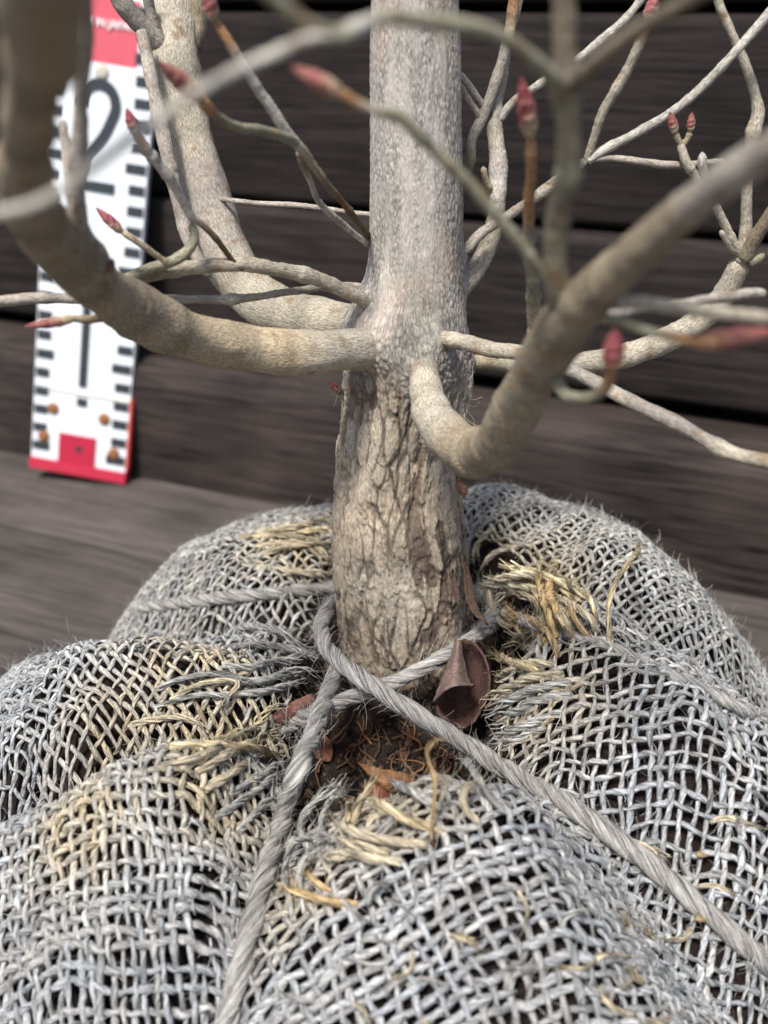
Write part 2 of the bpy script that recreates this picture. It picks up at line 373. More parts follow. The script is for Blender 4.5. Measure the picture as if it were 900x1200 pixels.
# ================================================================ surveying staff leaning on the wall
WHT, RED, BLK, RUST = (.70, .735, .76), (.45, .03, .06), (.035, .042, .048), (.26, .11, .045)
SW = .053; FX = .906
def staff():
    base = at_z(98, 551, .0)-wn_*.0135+wd_*.0071+np.array([0, 0, .0042])
    t = thing('survey_staff', 'white levelling staff with black tick marks, black numerals 1 and 2 and red foot', 'measuring staff', tuple(base))
    R = Matrix.Translation(base) @ Matrix.Rotation(-.12, 4, 'Z') @ Matrix.Rotation(.138, 4, 'Y') @ Matrix.Rotation(-.158, 4, 'X') @ Matrix.Diagonal((1, 1, 1.017, 1))
    def B(name, lo, hi, col, par=t, mat=M_paint):
        m_ = MB(); box(m_, lo, hi, col, R); m_.g[-1] = m_.v[-1]*300; return m_.build(name, mat, par, smooth=False)
    hw = SW/2
    body = B('body', (-hw, 0, .006), (hw, .005, .2072), WHT)
    B('upper_body', (-hw, 0, .2361), (hw, .005, .36), WHT)
    B('red_band', (-hw, .0001, .2072), (hw-.009, .0049, .2361), (.55, .10, .13)); B('band_edge', (hw-.009, .0002, .2072), (hw, .0048, .2361), WHT)
    B('foot', (-hw-.0006, -.0016, 0), (hw+.0008, .0056, .0058), RED)
    B('edge_guard', (hw, -.0004, .0072), (hw+.0014, .0052, .047), (.5, .06, .05))
    B('red_plate', (-.0112, -.0012, .0058), (.0092, 0.0, .0222), (.40, .022, .05))
    B('plate_hole', (-.0012, -.0016, .0135), (.0018, -.0012, .0165), BLK)
    B('joint', (-hw+.0005, -.0005, .0442), (hw-.0005, -.0, .0452), (.45, .42, .33))
    for i in range(33):                               # 5 mm bars every centimetre on both edges
        z = .0095+i*.01
        if z > .2065 and z < .236: 
            if i % 1 == 0: B('tick', (hw-.0098, -.0005, z), (hw-.0006, .0002, z+.0048), BLK)
            continue
        ln = .0098 if i % 5 else .0125
        B('tick', (hw-.0006-ln*.85, -.0005, z), (hw-.0006, 0, z+.0048), BLK)
        B('tick', (-hw+.0006, -.0005, z+.0012), (-hw+.0006+ln*.75, 0, z+.006), BLK)
    def glyph(name, txt, size, cx, z, col, sx=1.0):
        cu = bpy.data.curves.new(name, 'FONT'); cu.body = txt; cu.size = size; cu.align_x = 'CENTER'; cu.extrude = .00025
        cu.offset = size*.012
        o = bpy.data.objects.new('tmp', cu); COL.objects.link(o); bpy.context.view_layer.update()
        me = bpy.data.meshes.new_from_object(o.evaluated_get(bpy.context.evaluated_depsgraph_get()))
        bpy.data.objects.remove(o)
        Mx = R @ Matrix.Translation((cx, -.0006, z)) @ Matrix.Rotation(math.pi/2, 4, 'X') @ Matrix.Diagonal((sx, 1, 1, 1))
        me.transform(Matrix.Translation(-Vector(base)) @ Mx)
        me.materials.clear(); m = bpy.data.materials.get('print_'+name) or bpy.data.materials.new('print_'+name); m.use_nodes = True
        m.node_tree.nodes['Principled BSDF'].inputs['Base Color'].default_value = (*col, 1); m.node_tree.nodes['Principled BSDF'].inputs['Roughness'].default_value = .4
        me.materials.append(m); q = bpy.data.objects.new(name, me); COL.objects.link(q); q.parent = t
    def strokes(name, pts, wdt):
        m_ = MB()
        P2 = np.array(pts); T2 = np.gradient(P2, axis=0); T2 /= np.linalg.norm(T2, axis=1)[:, None]; N2 = np.stack([-T2[:, 1], T2[:, 0]], 1)
        W = wdt/2; fr = []
        for yy in (-.0008, 0.0):
            for sgn in (-1, 1):
                q = P2+N2*W*sgn; fr.append(np.stack([q[:, 0], np.full(len(q), yy), q[:, 1]], 1))
        V = np.stack([fr[0], fr[1], fr[3], fr[2]], 1).reshape(-1, 3); V = V @ np.array(R.to_3x3()).T + np.array(R.translation)
        k = len(P2); Q = list(ringquads(k, 4)) + [[0, 1, 2, 3], [4*k-1, 4*k-2, 4*k-3, 4*k-4]]
        m_.add(V, Q, None, BLK); m_.g[-1] = V*300; m_.build(name, M_paint, t, smooth=False)
    # numeral 1: a tall bar; numeral 2: hook, diagonal and foot
    strokes('numeral', [(0, .0490), (0, .0985)], .0043)
    B('numeral', (-.0026, -.0008, .0385), (.0030, 0, .0428), BLK)
    a = [(-.0085+.0, .187)]+[(.0 + .0085*math.cos(math.radians(q)), .1885+.0095*math.sin(math.radians(q))) for q in range(170, -31, -20)]+[(.003, .174), (-.0045, .164), (-.0072, .157), (-.0078, .1525)]
    strokes('numeral', crom(a, 4), .0052)
    strokes('numeral', [(-.0100, .1508), (.0105, .1508)], .0050)
    glyph('numeral', '3', .066, .0, .2495, (.02, .022, .025), .8)
    glyph('lettering', 'MADE IN JAPAN', .0048, -.001, .2232, (.85, .83, .8))
    def disc(name, cx, cz, r, col, h=.0012):
        m_ = MB(); k = 16; prof = [(r, 0), (r*.98, h*.6), (r*.7, h), (0.0001, h*1.05)]
        V = [(cx+q*math.cos(a*2*math.pi/k), -y, cz+q*math.sin(a*2*math.pi/k)) for q, y in prof for a in range(k)]
        V = np.array(V) @ np.array(R.to_3x3()).T + np.array(R.translation); m_.add(V, ringquads(4, k), None, col); m_.g[-1] = V*3000
        return m_.build(name, M_leaf, t)
    for cx, cz in ((-.0155, .0345), (.0130, .0335), (-.0200, .0185), (.0195, .0155)): disc('rivet', cx, cz, .0033, RUST)
    disc('screw', .0005, .2035, .0036, (.5, .48, .4))
staff()

# ================================================================ the tree
TY = .212
base_w = at(472, 765, TY)
tree = thing('small_tree', 'small grey-barked tree with bare curving branches and pink buds, rising from a burlapped root ball', 'tree', tuple(base_w))
# ---- trunk: outline read at many heights
rows = [(-560, 486, 44), (-300, 486, 47), (-60, 486, 51), (0, 486, 52), (100, 487, 54.5), (200, 488, 55), (300, 487, 56), (345, 484, 61), (375, 481, 68), (400, 479, 73), (430, 478, 76), (455, 477, 75),
        (480, 474, 74), (520, 468, 72), (570, 465, 72.5), (600, 466, 77), (650, 468, 80.5), (700, 471, 80), (740, 474, 77), (775, 474, 76), (830, 474, 84), (900, 474, 96)]
tz, tx, tr = [], [], []
for py, cx, r in rows:
    p = at(cx, py, TY); tz.append(p[2]); tx.append(p[0]); tr.append(r/FPX*dep(p)*.985)
tz, tx, tr = map(np.array, (tz[::-1], tx[::-1], tr[::-1]))
def trunk_axis(z): return np.interp(z, tz, tx), np.interp(z, tz, tr)
ZJ = at(478, 415, TY)[2]
COLLAR = []                                           # (angle, z, size, height) filled from the branch list
def add_collar(p, size, hgt):
    cx, r = trunk_axis(p[2]); COLLAR.append((math.atan2(p[1]-TY, p[0]-cx), p[2], size, hgt))
for (a, b, Y, s_, hg) in ((432, 405, .200, .0062, .0034), (494, 432, .196, .0058, .0030), (508, 398, .199, .0030, .0012), (412, 372, .213, .0055, .0022), (549, 425, .213, .003, .0010),
                          (545, 300, .214, .0025, .0012), (545, 335, .216, .0035, .0014), (420, 345, .209, .0025, .001), (440, 470, .197, .006, -.0004), (415, 640, .2, .01, .0009), (530, 590, .2, .006, .0009)):
    add_collar(at(a, b, Y), s_, hg)
def build_trunk():
    NT, z0, z1 = 310, .070, .262
    zr = np.concatenate([np.arange(z0, z1, .00034), np.linspace(z1, .44, 90)]); th = np.arange(NT)/NT*2*math.pi
    Z, TH = np.meshgrid(zr, th, indexing='ij'); cx, r = trunk_axis(Z)
    k = np.ones(31)/31
    low = sstep(ZJ+.006, ZJ-.010, Z+.006*fbm(np.cos(TH)*2, np.sin(TH)*2, Z*60, 3, 99))
    R0 = r*1.0
    for (a, z, s_, hg) in COLLAR:
        da = (TH-a+math.pi) % (2*math.pi)-math.pi
        R0 = R0 + hg*np.exp(-((da*r)**2+(Z-z)**2)/(s_*s_)**1)
    x, y = np.cos(TH)*.0125, np.sin(TH)*.0125
    wx, wy, wz = [fbm(x*260, y*260, Z*100, 2, s)*.0005 for s in (1, 2, 3)]
    # ragged plates below the fork
    f1, f2, cid = worley((x+wx)/.0026, (y+wy)/.0026, (Z+wz*2.5)/.0120, 40)
    e1 = f2-f1; crack1 = 1-sstep(.03, .17, e1)
    g1, g2, gid = worley((x+wx)/.0008, (y+wy)/.0008, (Z+wz*2)/.0050, 60)
    crack2 = 1-sstep(.02, .2, g2-g1)
    msk = sstep(-.6, .1, fbm(x*140, y*140, Z*60, 3, 9)); msk2 = sstep(-.3, .3, fbm(x*260, y*260, Z*120, 2, 12))
    # strips where the outer bark has come away
    flake = .85*sstep(.56, .62, fbm((x+wx)*260, (y+wy)*260, Z*62, 3, 77))*low
    tq = fbm((x+wx)*300, (y+wy)*300, Z*72, 4, 55)*2.8; tf = tq-np.floor(tq)      # bark peeling in thin steps
    terr = (np.floor(tq)+sstep(0, .10, tf))*.00030; tline = (1-sstep(.0, .16, tf))*sstep(-.5, .2, vnoise(x*500, y*500, Z*260, 57))
    plate = terr + (cid-.5)*.00042*sstep(.08, .2, e1)
    fine = fbm(x*1700, y*1700, Z*620, 3, 21)
    d_low = plate - .00042*crack1*msk - .00026*crack2*msk2 - .00055*flake + .00014*fine
    # smoother above with short cracks
    h1, h2, hid = worley((x+wx*.4)/.00062, (y+wy*.4)/.00062, (Z+wz)/.0017, 90)
    c3 = 1-sstep(.04, .30, h2-h1); msk3 = sstep(-.9, .3, fbm(x*300, y*300, Z*110, 2, 14))
    d_up = -.00013*c3*msk3 + .00009*fine + .0002*fbm(x*200, y*200, Z*70, 2, 4)
    # scaly ring at the fork
    q1, q2, qid = worley((x+wx*1.5)/.0014, (y+wy*1.5)/.0014, (Z+wz*2)/.0018, 120)
    ring = .75*np.exp(-((Z-ZJ-.001)/.0085)**2)*sstep(-.9, -.1, fbm(x*170, y*170, Z*170, 2, 15))
    c4 = (1-sstep(.03, .25, q2-q1))*ring
    rim = 0*Z
    for (a, z, s_, hg) in COLLAR[:5]:
        da = (TH-a+math.pi) % (2*math.pi)-math.pi; dd = np.sqrt((da*r)**2+(Z-z)**2)/s_
        rim = np.maximum(rim, np.exp(-((dd-1.15)/.28)**2))
    d = low*d_low + (1-low)*d_up - .00038*c4 + ring*(qid-.5)*.0002 - rim*.0003*sstep(-.3, .3, wx*900) + .0006*low*fbm(x*120, y*120, Z*50, 2, 51)
    RR = R0 + d
    V = np.stack([cx+np.cos(TH)*RR, TY+np.sin(TH)*RR, Z], -1).reshape(-1, 3)
    # bark colours: pale tan plates, red-brown under bark, grey-pink above
    def C(c): return np.array(c)[None, None, :]
    n1 = fbm(x*180, y*180, Z*90, 3, 33)[..., None]; n2 = sstep(-.2, .6, fbm(x*120, y*120, Z*60, 3, 35))[..., None]
    cl = C((.325, .266, .198))*(1+.18*n1) * (1-.15*(cid[..., None]-.5)); cl = cl + n2*C((.05, .055, .055))
    cl = cl*(1-.62*tline[..., None])*(1+.10*(np.floor(tq)%2)[..., None])
    cl = cl*(1-.68*(crack1*msk)[..., None]) * (1-.42*(crack2*msk2)[..., None])
    cl = cl*(1-flake[..., None]) + flake[..., None]*C((.125, .088, .066))*(1+.3*n1)
    cu = C((.475, .438, .392))*(1+.10*n1) + n2*C((.0, -.005, -.01)); cu = cu*(1+.12*(hid[..., None]-.5)); cu = cu*(1-.52*(c3*msk3)[..., None])
    pk = sstep(.15, .6, fbm(x*150, y*150, Z*80, 2, 66))[..., None]*.35; cu = cu*(1-pk) + pk*C((.46, .36, .29))
    gp = sstep(.1, .7, fbm(x*90, y*90, Z*45, 3, 68))[..., None]; cu = cu*(1-gp*.22)+gp*C((.0, .003, -.006))
    c = cl*low[..., None] + cu*(1-low[..., None])
    c = c*(1-.5*c4[..., None])*(1-.35*(rim*sstep(-.3, .3, wx*900))[..., None])
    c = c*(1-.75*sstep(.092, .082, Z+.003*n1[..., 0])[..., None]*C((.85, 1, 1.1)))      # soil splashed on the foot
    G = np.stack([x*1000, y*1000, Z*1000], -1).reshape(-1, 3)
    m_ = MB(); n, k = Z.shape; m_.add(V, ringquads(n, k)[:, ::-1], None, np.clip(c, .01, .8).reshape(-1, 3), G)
    top = len(V); cxt, _ = trunk_axis(zr[-1]); m_.add(np.array([[cxt, TY, zr[-1]+.001]]), None, None, (.4, .36, .3))
    j = np.arange(k); m_.t.append(np.stack([np.full(k, top), (n-1)*k+j, (n-1)*k+(j+1) % k], 1))
    return m_.build('trunk', M_bark, tree)
build_trunk()

PAL = {'b': (.275, .226, .158), 'p': (.375, .335, .262), 'g': (.25, .235, .165), 'o': (.36, .20, .10), 'd': (.13, .085, .05), 'w': (.44, .41, .355), 'l': (.32, .285, .24), 'n': (.17, .138, .10), 't': (.42, .34, .23)}
_seed = [0]
def branch(name, pts, parent, cols='b', k=None, wig=.10, tip=True, knots=(), mat=None, fl=0.0):
    """pts: (photograph x, y, distance, half width in photograph pixels)"""
    _seed[0] += 1; s0 = _seed[0]
    A = []
    cols = cols if len(cols) == len(pts) else (cols[0]*len(pts) if len(cols) == 1 else [cols[int(i*(len(cols)-1)/(len(pts)-1)+.5)] for i in range(len(pts))])
    for (px, py, Y, r), c in zip(pts, cols):
        p = at(px, py, Y); A.append([*p, r/FPX*dep(p), *PAL[c]])
    P, _ = resample(crom(A, 10), .0005 if A[0][3] > .0012 or len(pts) > 4 else .0004)
    rm = P[:, 3].mean(); u = np.arange(len(P))*.0005
    step = max(.0004, rm*.22); P, u = resample(P, step); n = len(P)
    R = P[:, 3].copy(); wv = np.stack([fbm(u/(rm*5+.002), s0+0*u, q+0*u, 2, 70) for q in (0, 5, 9)], 1)
    edge = np.minimum(1, np.minimum(u, u[-1]-u)/(rm*4)); P[:, :3] += wv*(rm*wig*1.6)*edge[:, None]
    R *= 1+.07*fbm(u/(rm*2.2), s0*3.1+0*u, 0*u, 2, 71)
    for kn in knots:                                  # leaf-scar swellings, by fraction of the length
        R *= 1+.22*np.exp(-((u-kn*u[-1])/(rm*1.0))**2)
    if fl: R *= 1+fl*np.exp(-u/(rm*1.4))
    for _k in range(int(u[-1]/(rm*9))):                # old leaf scars and slight swellings
        kk = random.uniform(.05, .95)*u[-1]; R *= 1+random.uniform(.03, .10)*np.exp(-((u-kk)/(rm*.7))**2)
    if tip: R *= np.sqrt(np.clip((u[-1]-u)/(R*1.2)+.04, 0, 1))
    k = k or int(min(40, max(9, rm*1e3*9)))
    c = P[:, 4:7]*(1+.24*fbm(u/.004, s0+0*u, 0*u, 3, 72))[:, None]
    def disp(uu, aa, RR):
        rs = RR[:, None]; return (.035*np.sin(uu*2*math.pi/(rs*.42)+3*np.sin(aa+s0))*np.exp(-uu/(rs*2.2)) if fl else 0)+.06*fbm(np.cos(aa)*1.5+s0, np.sin(aa)*1.5, uu/(rs*2.5), 3, 73)+.02*fbm(np.cos(aa)*5+s0, np.sin(aa)*5, uu/(rs*.9), 2, 74)
    m_ = MB(); tube(m_, P[:, :3], R, k, c, disp=disp, u0=s0*.013); return m_.build(name, mat or M_branch, parent)
def bud(p0, p1, Y0, Y1, rpx, parent, base='t', tipc=(.31, .08, .08)):
    """pointed bud of overlapping scales from base pixel p0 to tip pixel p1"""
    A = at(*p0, Y0); B = at(*p1, Y1); Lb = np.linalg.norm(B-A); r = rpx*.86/FPX*dep(A)
    n, k = 34, 22; t = np.linspace(0, 1, n); ax = A+(B-A)*t[:, None]
    T, N1, B1 = frames(ax); a = np.arange(k)/k*2*math.pi
    prof = np.interp(t, [0, .06, .18, .38, .6, .8, .93, 1], [.5, .72, .95, 1.0, .86, .56, .28, .04])
    _seed[0] += 1; s0 = _seed[0]
    tt, aa = np.meshgrid(t, a, indexing='ij')
    sp_ = (aa/(2*math.pi)*2 + tt*4.2 + .15*np.sin(aa*3+s0)) % 1.0        # scales wound round the bud, each edge standing proud
    lift = .20*sp_*np.sin(np.pi*np.clip(tt, 0, 1))**.5 + .05*np.sin(aa*5+tt*9+s0)
    RR = r*prof[:, None]*(1+lift-.06)
    V = ax[:, None]+RR[..., None]*(np.cos(aa)[..., None]*B1[:, None]+np.sin(aa)[..., None]*N1[:, None])
    cb = np.array(PAL[base]); ct = np.array(tipc)*.72+.02; m = sstep(.10, .50, tt+.12*np.sin(aa*2+s0))[..., None]
    C = cb*(1-m)+ct*m; C = C*(1-.55*np.exp(-((sp_-.03)/.07)**2)[..., None]) + (sp_ > .86)[..., None]*np.array((.10, .07, .06))
    C = C*(1-.6*sstep(.82, 1, tt)[..., None])
    G = np.stack([np.cos(aa)*r*1000, np.sin(aa)*r*1000, tt*Lb*1000+s0*11], -1)
    m_ = MB(); m_.add(V.reshape(-1, 3), ringquads(n, k), None, np.clip(C, .01, .8).reshape(-1, 3), G.reshape(-1, 3))
    return m_.build('bud', M_bud, parent)

# ---- big branch sweeping left and up towards the camera
b1 = branch('branch', [(456, 404, .214, 24.0), (436, 407, .2035, 24.5), (380, 410, .1935, 24.5), (330, 411, .189, 25.0), (280, 407, .184, 26.0), (235, 399, .178, 28.0), (195, 385, .172, 30.0), (160, 365, .166, 31.0), (125, 342, .158, 28.4), (92, 315, .149, 29.2),
                       (62, 284, .139, 31.0), (40, 245, .128, 31.8), (30, 200, .118, 30.1), (30, 150, .108, 29.2), (38, 100, .098, 32.7), (48, 60, .088, 45), (50, 18, .078, 52), (54, -30, .070, 56), (60, -110, .064, 46.4)],
            tree, 'ppptttbbbbbbbbbbbbb', wig=.07, tip=True, fl=.12)
branch('twig', [(122, 325, .152, 16), (110, 300, .149, 17), (98, 278, .146, 15), (91, 245, .143, 12), (90, 210, .141, 10), (93, 165, .139, 10.5), (95, 125, .137, 8.5), (98, 70, .134, 8.5), (98, 20, .131, 8.5), (99, -50, .128, 8)], b1, 'blll', knots=(.45,))
branch('twig', [(103, 295, .148, 10), (82, 268, .145, 8.5), (63, 238, .142, 8), (52, 222, .141, 6)], b1, 'b')
branch('twig', [(104, 280, .150, 7), (86, 240, .152, 6), (78, 190, .155, 5.5), (74, 140, .158, 5)], b1, 'l')
bud((130, 318), (132, 302), .149, .148, 5, b1, 'd', (.16, .05, .09))
branch('twig', [(128, 372, .163, 6), (105, 374, .160, 5), (84, 373, .158, 4.6)], b1, 't'); bud((88, 373), (26, 384), .158, .154, 7.2, b1)
# ---- thick branch rising behind it, forked at the top
b2 = branch('branch', [(440, 378, .217, 20), (412, 378, .219, 22), (378, 376, .222, 24), (345, 370, .225, 27), (312, 357, .228, 29.5), (286, 333, .231, 30), (264, 297, .235, 29.5), (249, 255, .239, 29), (236, 210, .243, 28), (222, 165, .247, 27.5), (210, 120, .251, 28.5), (202, 80, .254, 30), (202, 45, .257, 29), (207, 10, .260, 27), (211, -60, .265, 25), (214, -130, .27, 23)],
            tree, 'pppppplllpppppbb', wig=.05)
branch('twig', [(200, 62, .254, 14), (183, 45, .252, 13), (163, 25, .250, 12), (143, 0, .248, 11), (120, -40, .246, 10)], b2, 'l')
branch('twig', [(188, 45, .252, 7), (178, 18, .251, 6), (170, -20, .25, 6)], b2, 'l')
branch('twig', [(225, 55, .257, 11), (233, 25, .258, 11), (238, -30, .259, 10)], b2, 'b')
branch('twig', [(166, 38, .246, 7), (178, 95, .240, 8), (192, 160, .2365, 9), (206, 225, .233, 9), (222, 285, .229, 8), (246, 325, .226, 6)], b2, 'l', wig=.05)
# ---- slender branches on the left of the trunk
b3 = branch('branch', [(440, 362, .208, 8), (416, 346, .205, 8.5), (385, 332, .202, 8.5), (345, 320, .198, 8.5), (300, 311, .194, 9), (265, 311, .190, 8.5), (215, 315, .186, 8), (178, 322, .183, 8.5), (152, 329, .181, 8), (134, 326, .180, 7)], tree, 'pppppppbbo', knots=(.33, .8))
branch('twig', [(148, 327, .180, 6.5), (175, 316, .181, 6.5), (205, 305, .182, 6.5), (224, 290, .183, 6), (228, 275, .184, 6), (222, 262, .184, 4)], b3, 'g')
branch('twig', [(196, 308, .180, 3.5), (176, 294, .178, 4), (155, 279, .176, 4), (141, 270, .1755, 4)], b3, 't'); bud((143, 272), (112, 243), .1755, .174, 7, b3, 't', (.42, .09, .11))
branch('twig', [(284, 316, .191, 3), (272, 304, .190, 3.2), (256, 283, .188, 3.6), (240, 266, .186, 4), (226, 254, .184, 5), (214, 235, .182, 5.5), (200, 210, .179, 6), (184, 190, .177, 6), (172, 175, .1755, 6.5), (163, 162, .1745, 7), (158, 154, .174, 6)], b3, 'dddbwwwwwoo', knots=(.72, .84))
bud((160, 158), (148, 126), .174, .173, 8, b3, 't', (.36, .06, .09))
branch('branch', [(436, 338, .214, 4), (410, 336, .211, 4.5), (370, 338, .206, 4.5), (335, 342, .2, 4.5), (300, 348, .196, 4.5), (268, 351, .193, 6), (235, 351, .19, 5), (190, 351, .187, 5.5), (120, 351, .182, 6), (50, 350, .178, 6.5), (-40, 355, .172, 7)], tree, 'l', knots=(.42,))
b5 = branch('branch', [(446, 298, .217, 3), (433, 278, .211, 3.6), (415, 255, .198, 3.8), (395, 230, .192, 4), (375, 203, .187, 4.6), (358, 181, .184, 6), (345, 166, .1815, 6.5), (333, 150, .180, 6.5), (318, 125, .178, 6), (300, 100, .176, 6), (282, 72, .174, 6), (268, 48, .173, 6.5), (256, 30, .1725, 5.5), (250, 22, .172, 5)], tree, 'ddddbbwwwwwooo', knots=(.36, .45))
bud((250, 24), (240, -22), .172, .170, 10, b5, 't', (.42, .10, .12))
branch('twig', [(446, 297, .217, 3), (430, 285, .210, 3.3), (415, 274, .204, 3.5), (398, 260, .2, 4), (384, 247, .197, 4), (372, 233, .194, 3.5), (362, 210, .19, 3.5), (353, 190, .186, 4), (350, 176, .184, 4.5)], b5, 'wwwlwlwbb')
branch('twig', [(347, 168, .182, 6), (330, 160, .177, 6), (305, 153, .172, 6), (280, 149, .167, 5.5), (258, 140, .162, 6), (245, 128, .159, 7), (236, 116, .157, 7)], b5, 'gggggoo'); bud((236, 116), (184, 72), .157, .151, 12, b5, 't', (.44, .13, .12))
branch('branch', [(445, 252, .216, 2.8), (420, 250, .218, 2.8), (385, 245, .22, 2.8), (340, 240, .224, 3.2), (300, 238, .228, 2.8), (262, 234, .236, 2.8), (220, 232, .252, 2.8)], tree, 'l')
# ---- big branch that drops, turns and climbs right towards the camera
b6 = branch('branch', [(500, 418, .213, 15.0), (497, 432, .199, 17.5), (499, 455, .189, 19.0), (506, 482, .182, 21.5), (520, 506, .174, 24.5), (540, 524, .166, 27.5), (563, 528, .158, 29.0), (583, 517, .151, 26.5), (601, 486, .143, 27.4), (620, 448, .136, 28.3), (643, 408, .129, 29.6), (668, 368, .122, 29.6), (700, 333, .116, 27.4), (740, 297, .110, 24.8), (790, 255, .104, 23.1), (840, 218, .098, 21.8), (900, 178, .092, 20.9), (980, 130, .086, 20.0)],
            tree, 'pppppbbbbbbbbbblll', wig=.06, fl=.25)
f3 = branch('twig', [(660, 380, .124, 16), (655, 350, .121, 16), (650, 315, .119, 14.5), (652, 280, .118, 14.5), (660, 240, .1165, 16), (667, 200, .115, 16.5), (665, 160, .1135, 14.5), (664, 120, .112, 17), (663, 95, .111, 18), (660, 60, .110, 14), (660, 20, .109, 14), (660, -60, .107, 13)], b6, 'ggbgngbglbbb')
branch('twig', [(668, 108, .111, 10), (684, 88, .108, 11), (712, 62, .104, 10.5), (750, 34, .100, 10), (790, 10, .096, 10), (850, -25, .092, 9)], b6, 'n')
branch('twig', [(664, 108, .111, 9), (650, 95, .108, 10), (625, 70, .105, 9.5), (590, 46, .102, 9), (550, 32, .099, 9), (500, 25, .096, 9), (455, 22, .093, 9), (420, 33, .090, 10), (392, 44, .088, 11), (360, 30, .0865, 10.5), (330, 4, .085, 10), (295, -30, .084, 10)], b6, 'ngggggggwgggg')
branch('twig', [(398, 44, .088, 7), (365, 45, .086, 7), (320, 62, .084, 7), (270, 86, .082, 7), (215, 118, .080, 7), (160, 158, .078, 7), (105, 200, .0765, 7), (50, 236, .0755, 7), (0, 250, .075, 7), (-60, 258, .075, 9)], b6, 'w')
branch('twig', [(652, 345, .121, 8), (636, 322, .119, 7.5), (610, 287, .1175, 7), (580, 248, .116, 7.5), (548, 212, .1145, 7.5), (512, 178, .113, 7.5), (485, 152, .112, 7.5), (467, 136, .1115, 7.5), (452, 132, .111, 6.5), (432, 126, .1105, 6), (412, 118, .110, 6.5), (396, 106, .1095, 8)], b6, 'gggggggggpoo', knots=(.72,))
bud((400, 110), (340, 78), .110, .108, 12, b6, 't', (.46, .14, .13))
branch('twig', [(690, 362, .120, 9), (715, 356, .117, 8.5), (750, 356, .114, 8), (800, 362, .111, 8.5), (850, 369, .108, 8), (900, 374, .105, 7.5), (960, 384, .10, 7)], b6, 'p')
branch('twig', [(668, 388, .128, 8), (700, 373, .134, 7), (735, 366, .140, 6), (775, 358, .146, 5.5), (815, 353, .151, 5), (850, 348, .155, 6), (880, 343, .158, 6), (897, 344, .16, 6)], b6, 'l', knots=(.75,))
branch('twig', [(705, 372, .118, 6), (730, 378, .114, 6), (765, 390, .111, 6), (800, 398, .109, 6.5), (822, 402, .108, 7)], b6, 'pggoo'); bud((815, 402), (915, 388), .108, .103, 13, b6, 'o', (.38, .10, .09))
branch('twig', [(640, 428, .134, 9), (652, 446, .129, 8.5), (662, 462, .125, 8), (676, 466, .122, 7.5), (695, 465, .119, 7.5), (708, 456, .117, 7.5), (714, 444, .116, 8), (717, 432, .115, 8)], b6, 'gggggboo', wig=.03); bud((717, 432), (721, 384), .115, .113, 14, b6, 'o', (.36, .06, .08))
# ---- branches on the right of the trunk
b7 = branch('branch', [(490, 400, .213, 9), (510, 397, .2035, 9.5), (540, 400, .196, 9.5), (575, 409, .191, 9.5), (610, 414, .186, 9.5), (640, 421, .182, 9.5), (665, 431, .179, 8.5), (700, 449, .175, 8.5), (735, 469, .171, 8.5), (780, 490, .166, 8.5), (820, 511, .162, 8.5), (850, 527, .159, 9), (880, 537, .156, 9), (930, 548, .152, 9)], tree, 'pppppplllllppp', knots=(.86,), fl=.3)
branch('twig', [(626, 414, .181, 7), (626, 395, .177, 8.5), (627, 370, .173, 8.5), (625, 345, .169, 8), (621, 315, .166, 7.5), (620, 280, .163, 7), (620, 248, .160, 7), (622, 215, .157, 7), (623, 185, .155, 7), (622, 160, .154, 7.5)], b7, 'tttgglloooo', knots=(.36, .62)); bud((622, 160), (610, 88), .154, .150, 12.5, b7, 't', (.36, .06, .08))
b8 = branch('branch', [(540, 425, .214, 8), (565, 424, .217, 8), (600, 428, .22, 8.5), (640, 428, .222, 10), (680, 425, .223, 12.5), (720, 421, .223, 13.5), (760, 408, .222, 14), (800, 388, .221, 14), (832, 365, .220, 14), (852, 338, .219, 13.5), (864, 315, .218, 13), (872, 300, .217, 12)], tree, 'ttpppppppppp', wig=.05)
branch('twig', [(870, 306, .217, 9), (873, 275, .217, 7), (875, 240, .217, 6.5), (877, 205, .217, 6.5), (882, 160, .217, 8), (889, 135, .217, 8), (885, 110, .217, 6), (873, 75, .217, 5.5), (858, 40, .217, 5), (843, 5, .217, 5), (835, -30, .217, 5)], b8, 'p', knots=(.45,))
branch('twig', [(874, 302, .216, 9), (886, 278, .214, 8), (900, 255, .212, 7), (925, 215, .21, 7)], b8, 'b')
branch('twig', [(880, 306, .216, 8), (890, 302, .215, 6), (896, 298, .214, 4)], b8, 'g')
branch('twig', [(868, 300, .217, 6), (858, 280, .216, 5.5), (846, 255, .215, 5), (830, 228, .214, 4.5), (815, 208, .213, 5), (805, 192, .212, 5.5), (800, 178, .212, 5), (797, 165, .212, 5)], b8, 'p', knots=(.8,))
branch('twig', [(800, 172, .212, 4), (794, 162, .212, 4), (791, 154, .212, 4.5)], b8, 'b'); bud((791, 156), (785, 131), .212, .211, 6.5, b8, 't', (.40, .12, .11))
branch('twig', [(799, 170, .212, 4), (806, 162, .212, 4), (809, 152, .212, 4.5)], b8, 'b'); bud((809, 154), (811, 131), .212, .211, 5.5, b8, 't', (.40, .12, .11))
branch('twig', [(826, 220, .214, 5), (824, 205, .213, 6), (823, 190, .212, 5.5), (823, 178, .212, 4)], b8, 'w')
branch('twig', [(866, 296, .217, 6), (854, 284, .216, 4.5), (844, 270, .215, 3.5)], b8, 'p')
b9 = branch('branch', [(530, 302, .213, 5), (546, 292, .214, 6), (565, 274, .215, 6), (590, 255, .215, 6), (618, 238, .215, 6), (640, 222, .214, 7), (655, 212, .214, 6.5), (675, 198, .213, 6), (689, 186, .213, 5.5)], tree, 'l', knots=(.78,))
branch('twig', [(650, 216, .214, 5), (645, 217, .214, 5), (641, 214, .213, 4)], b9, 'b')
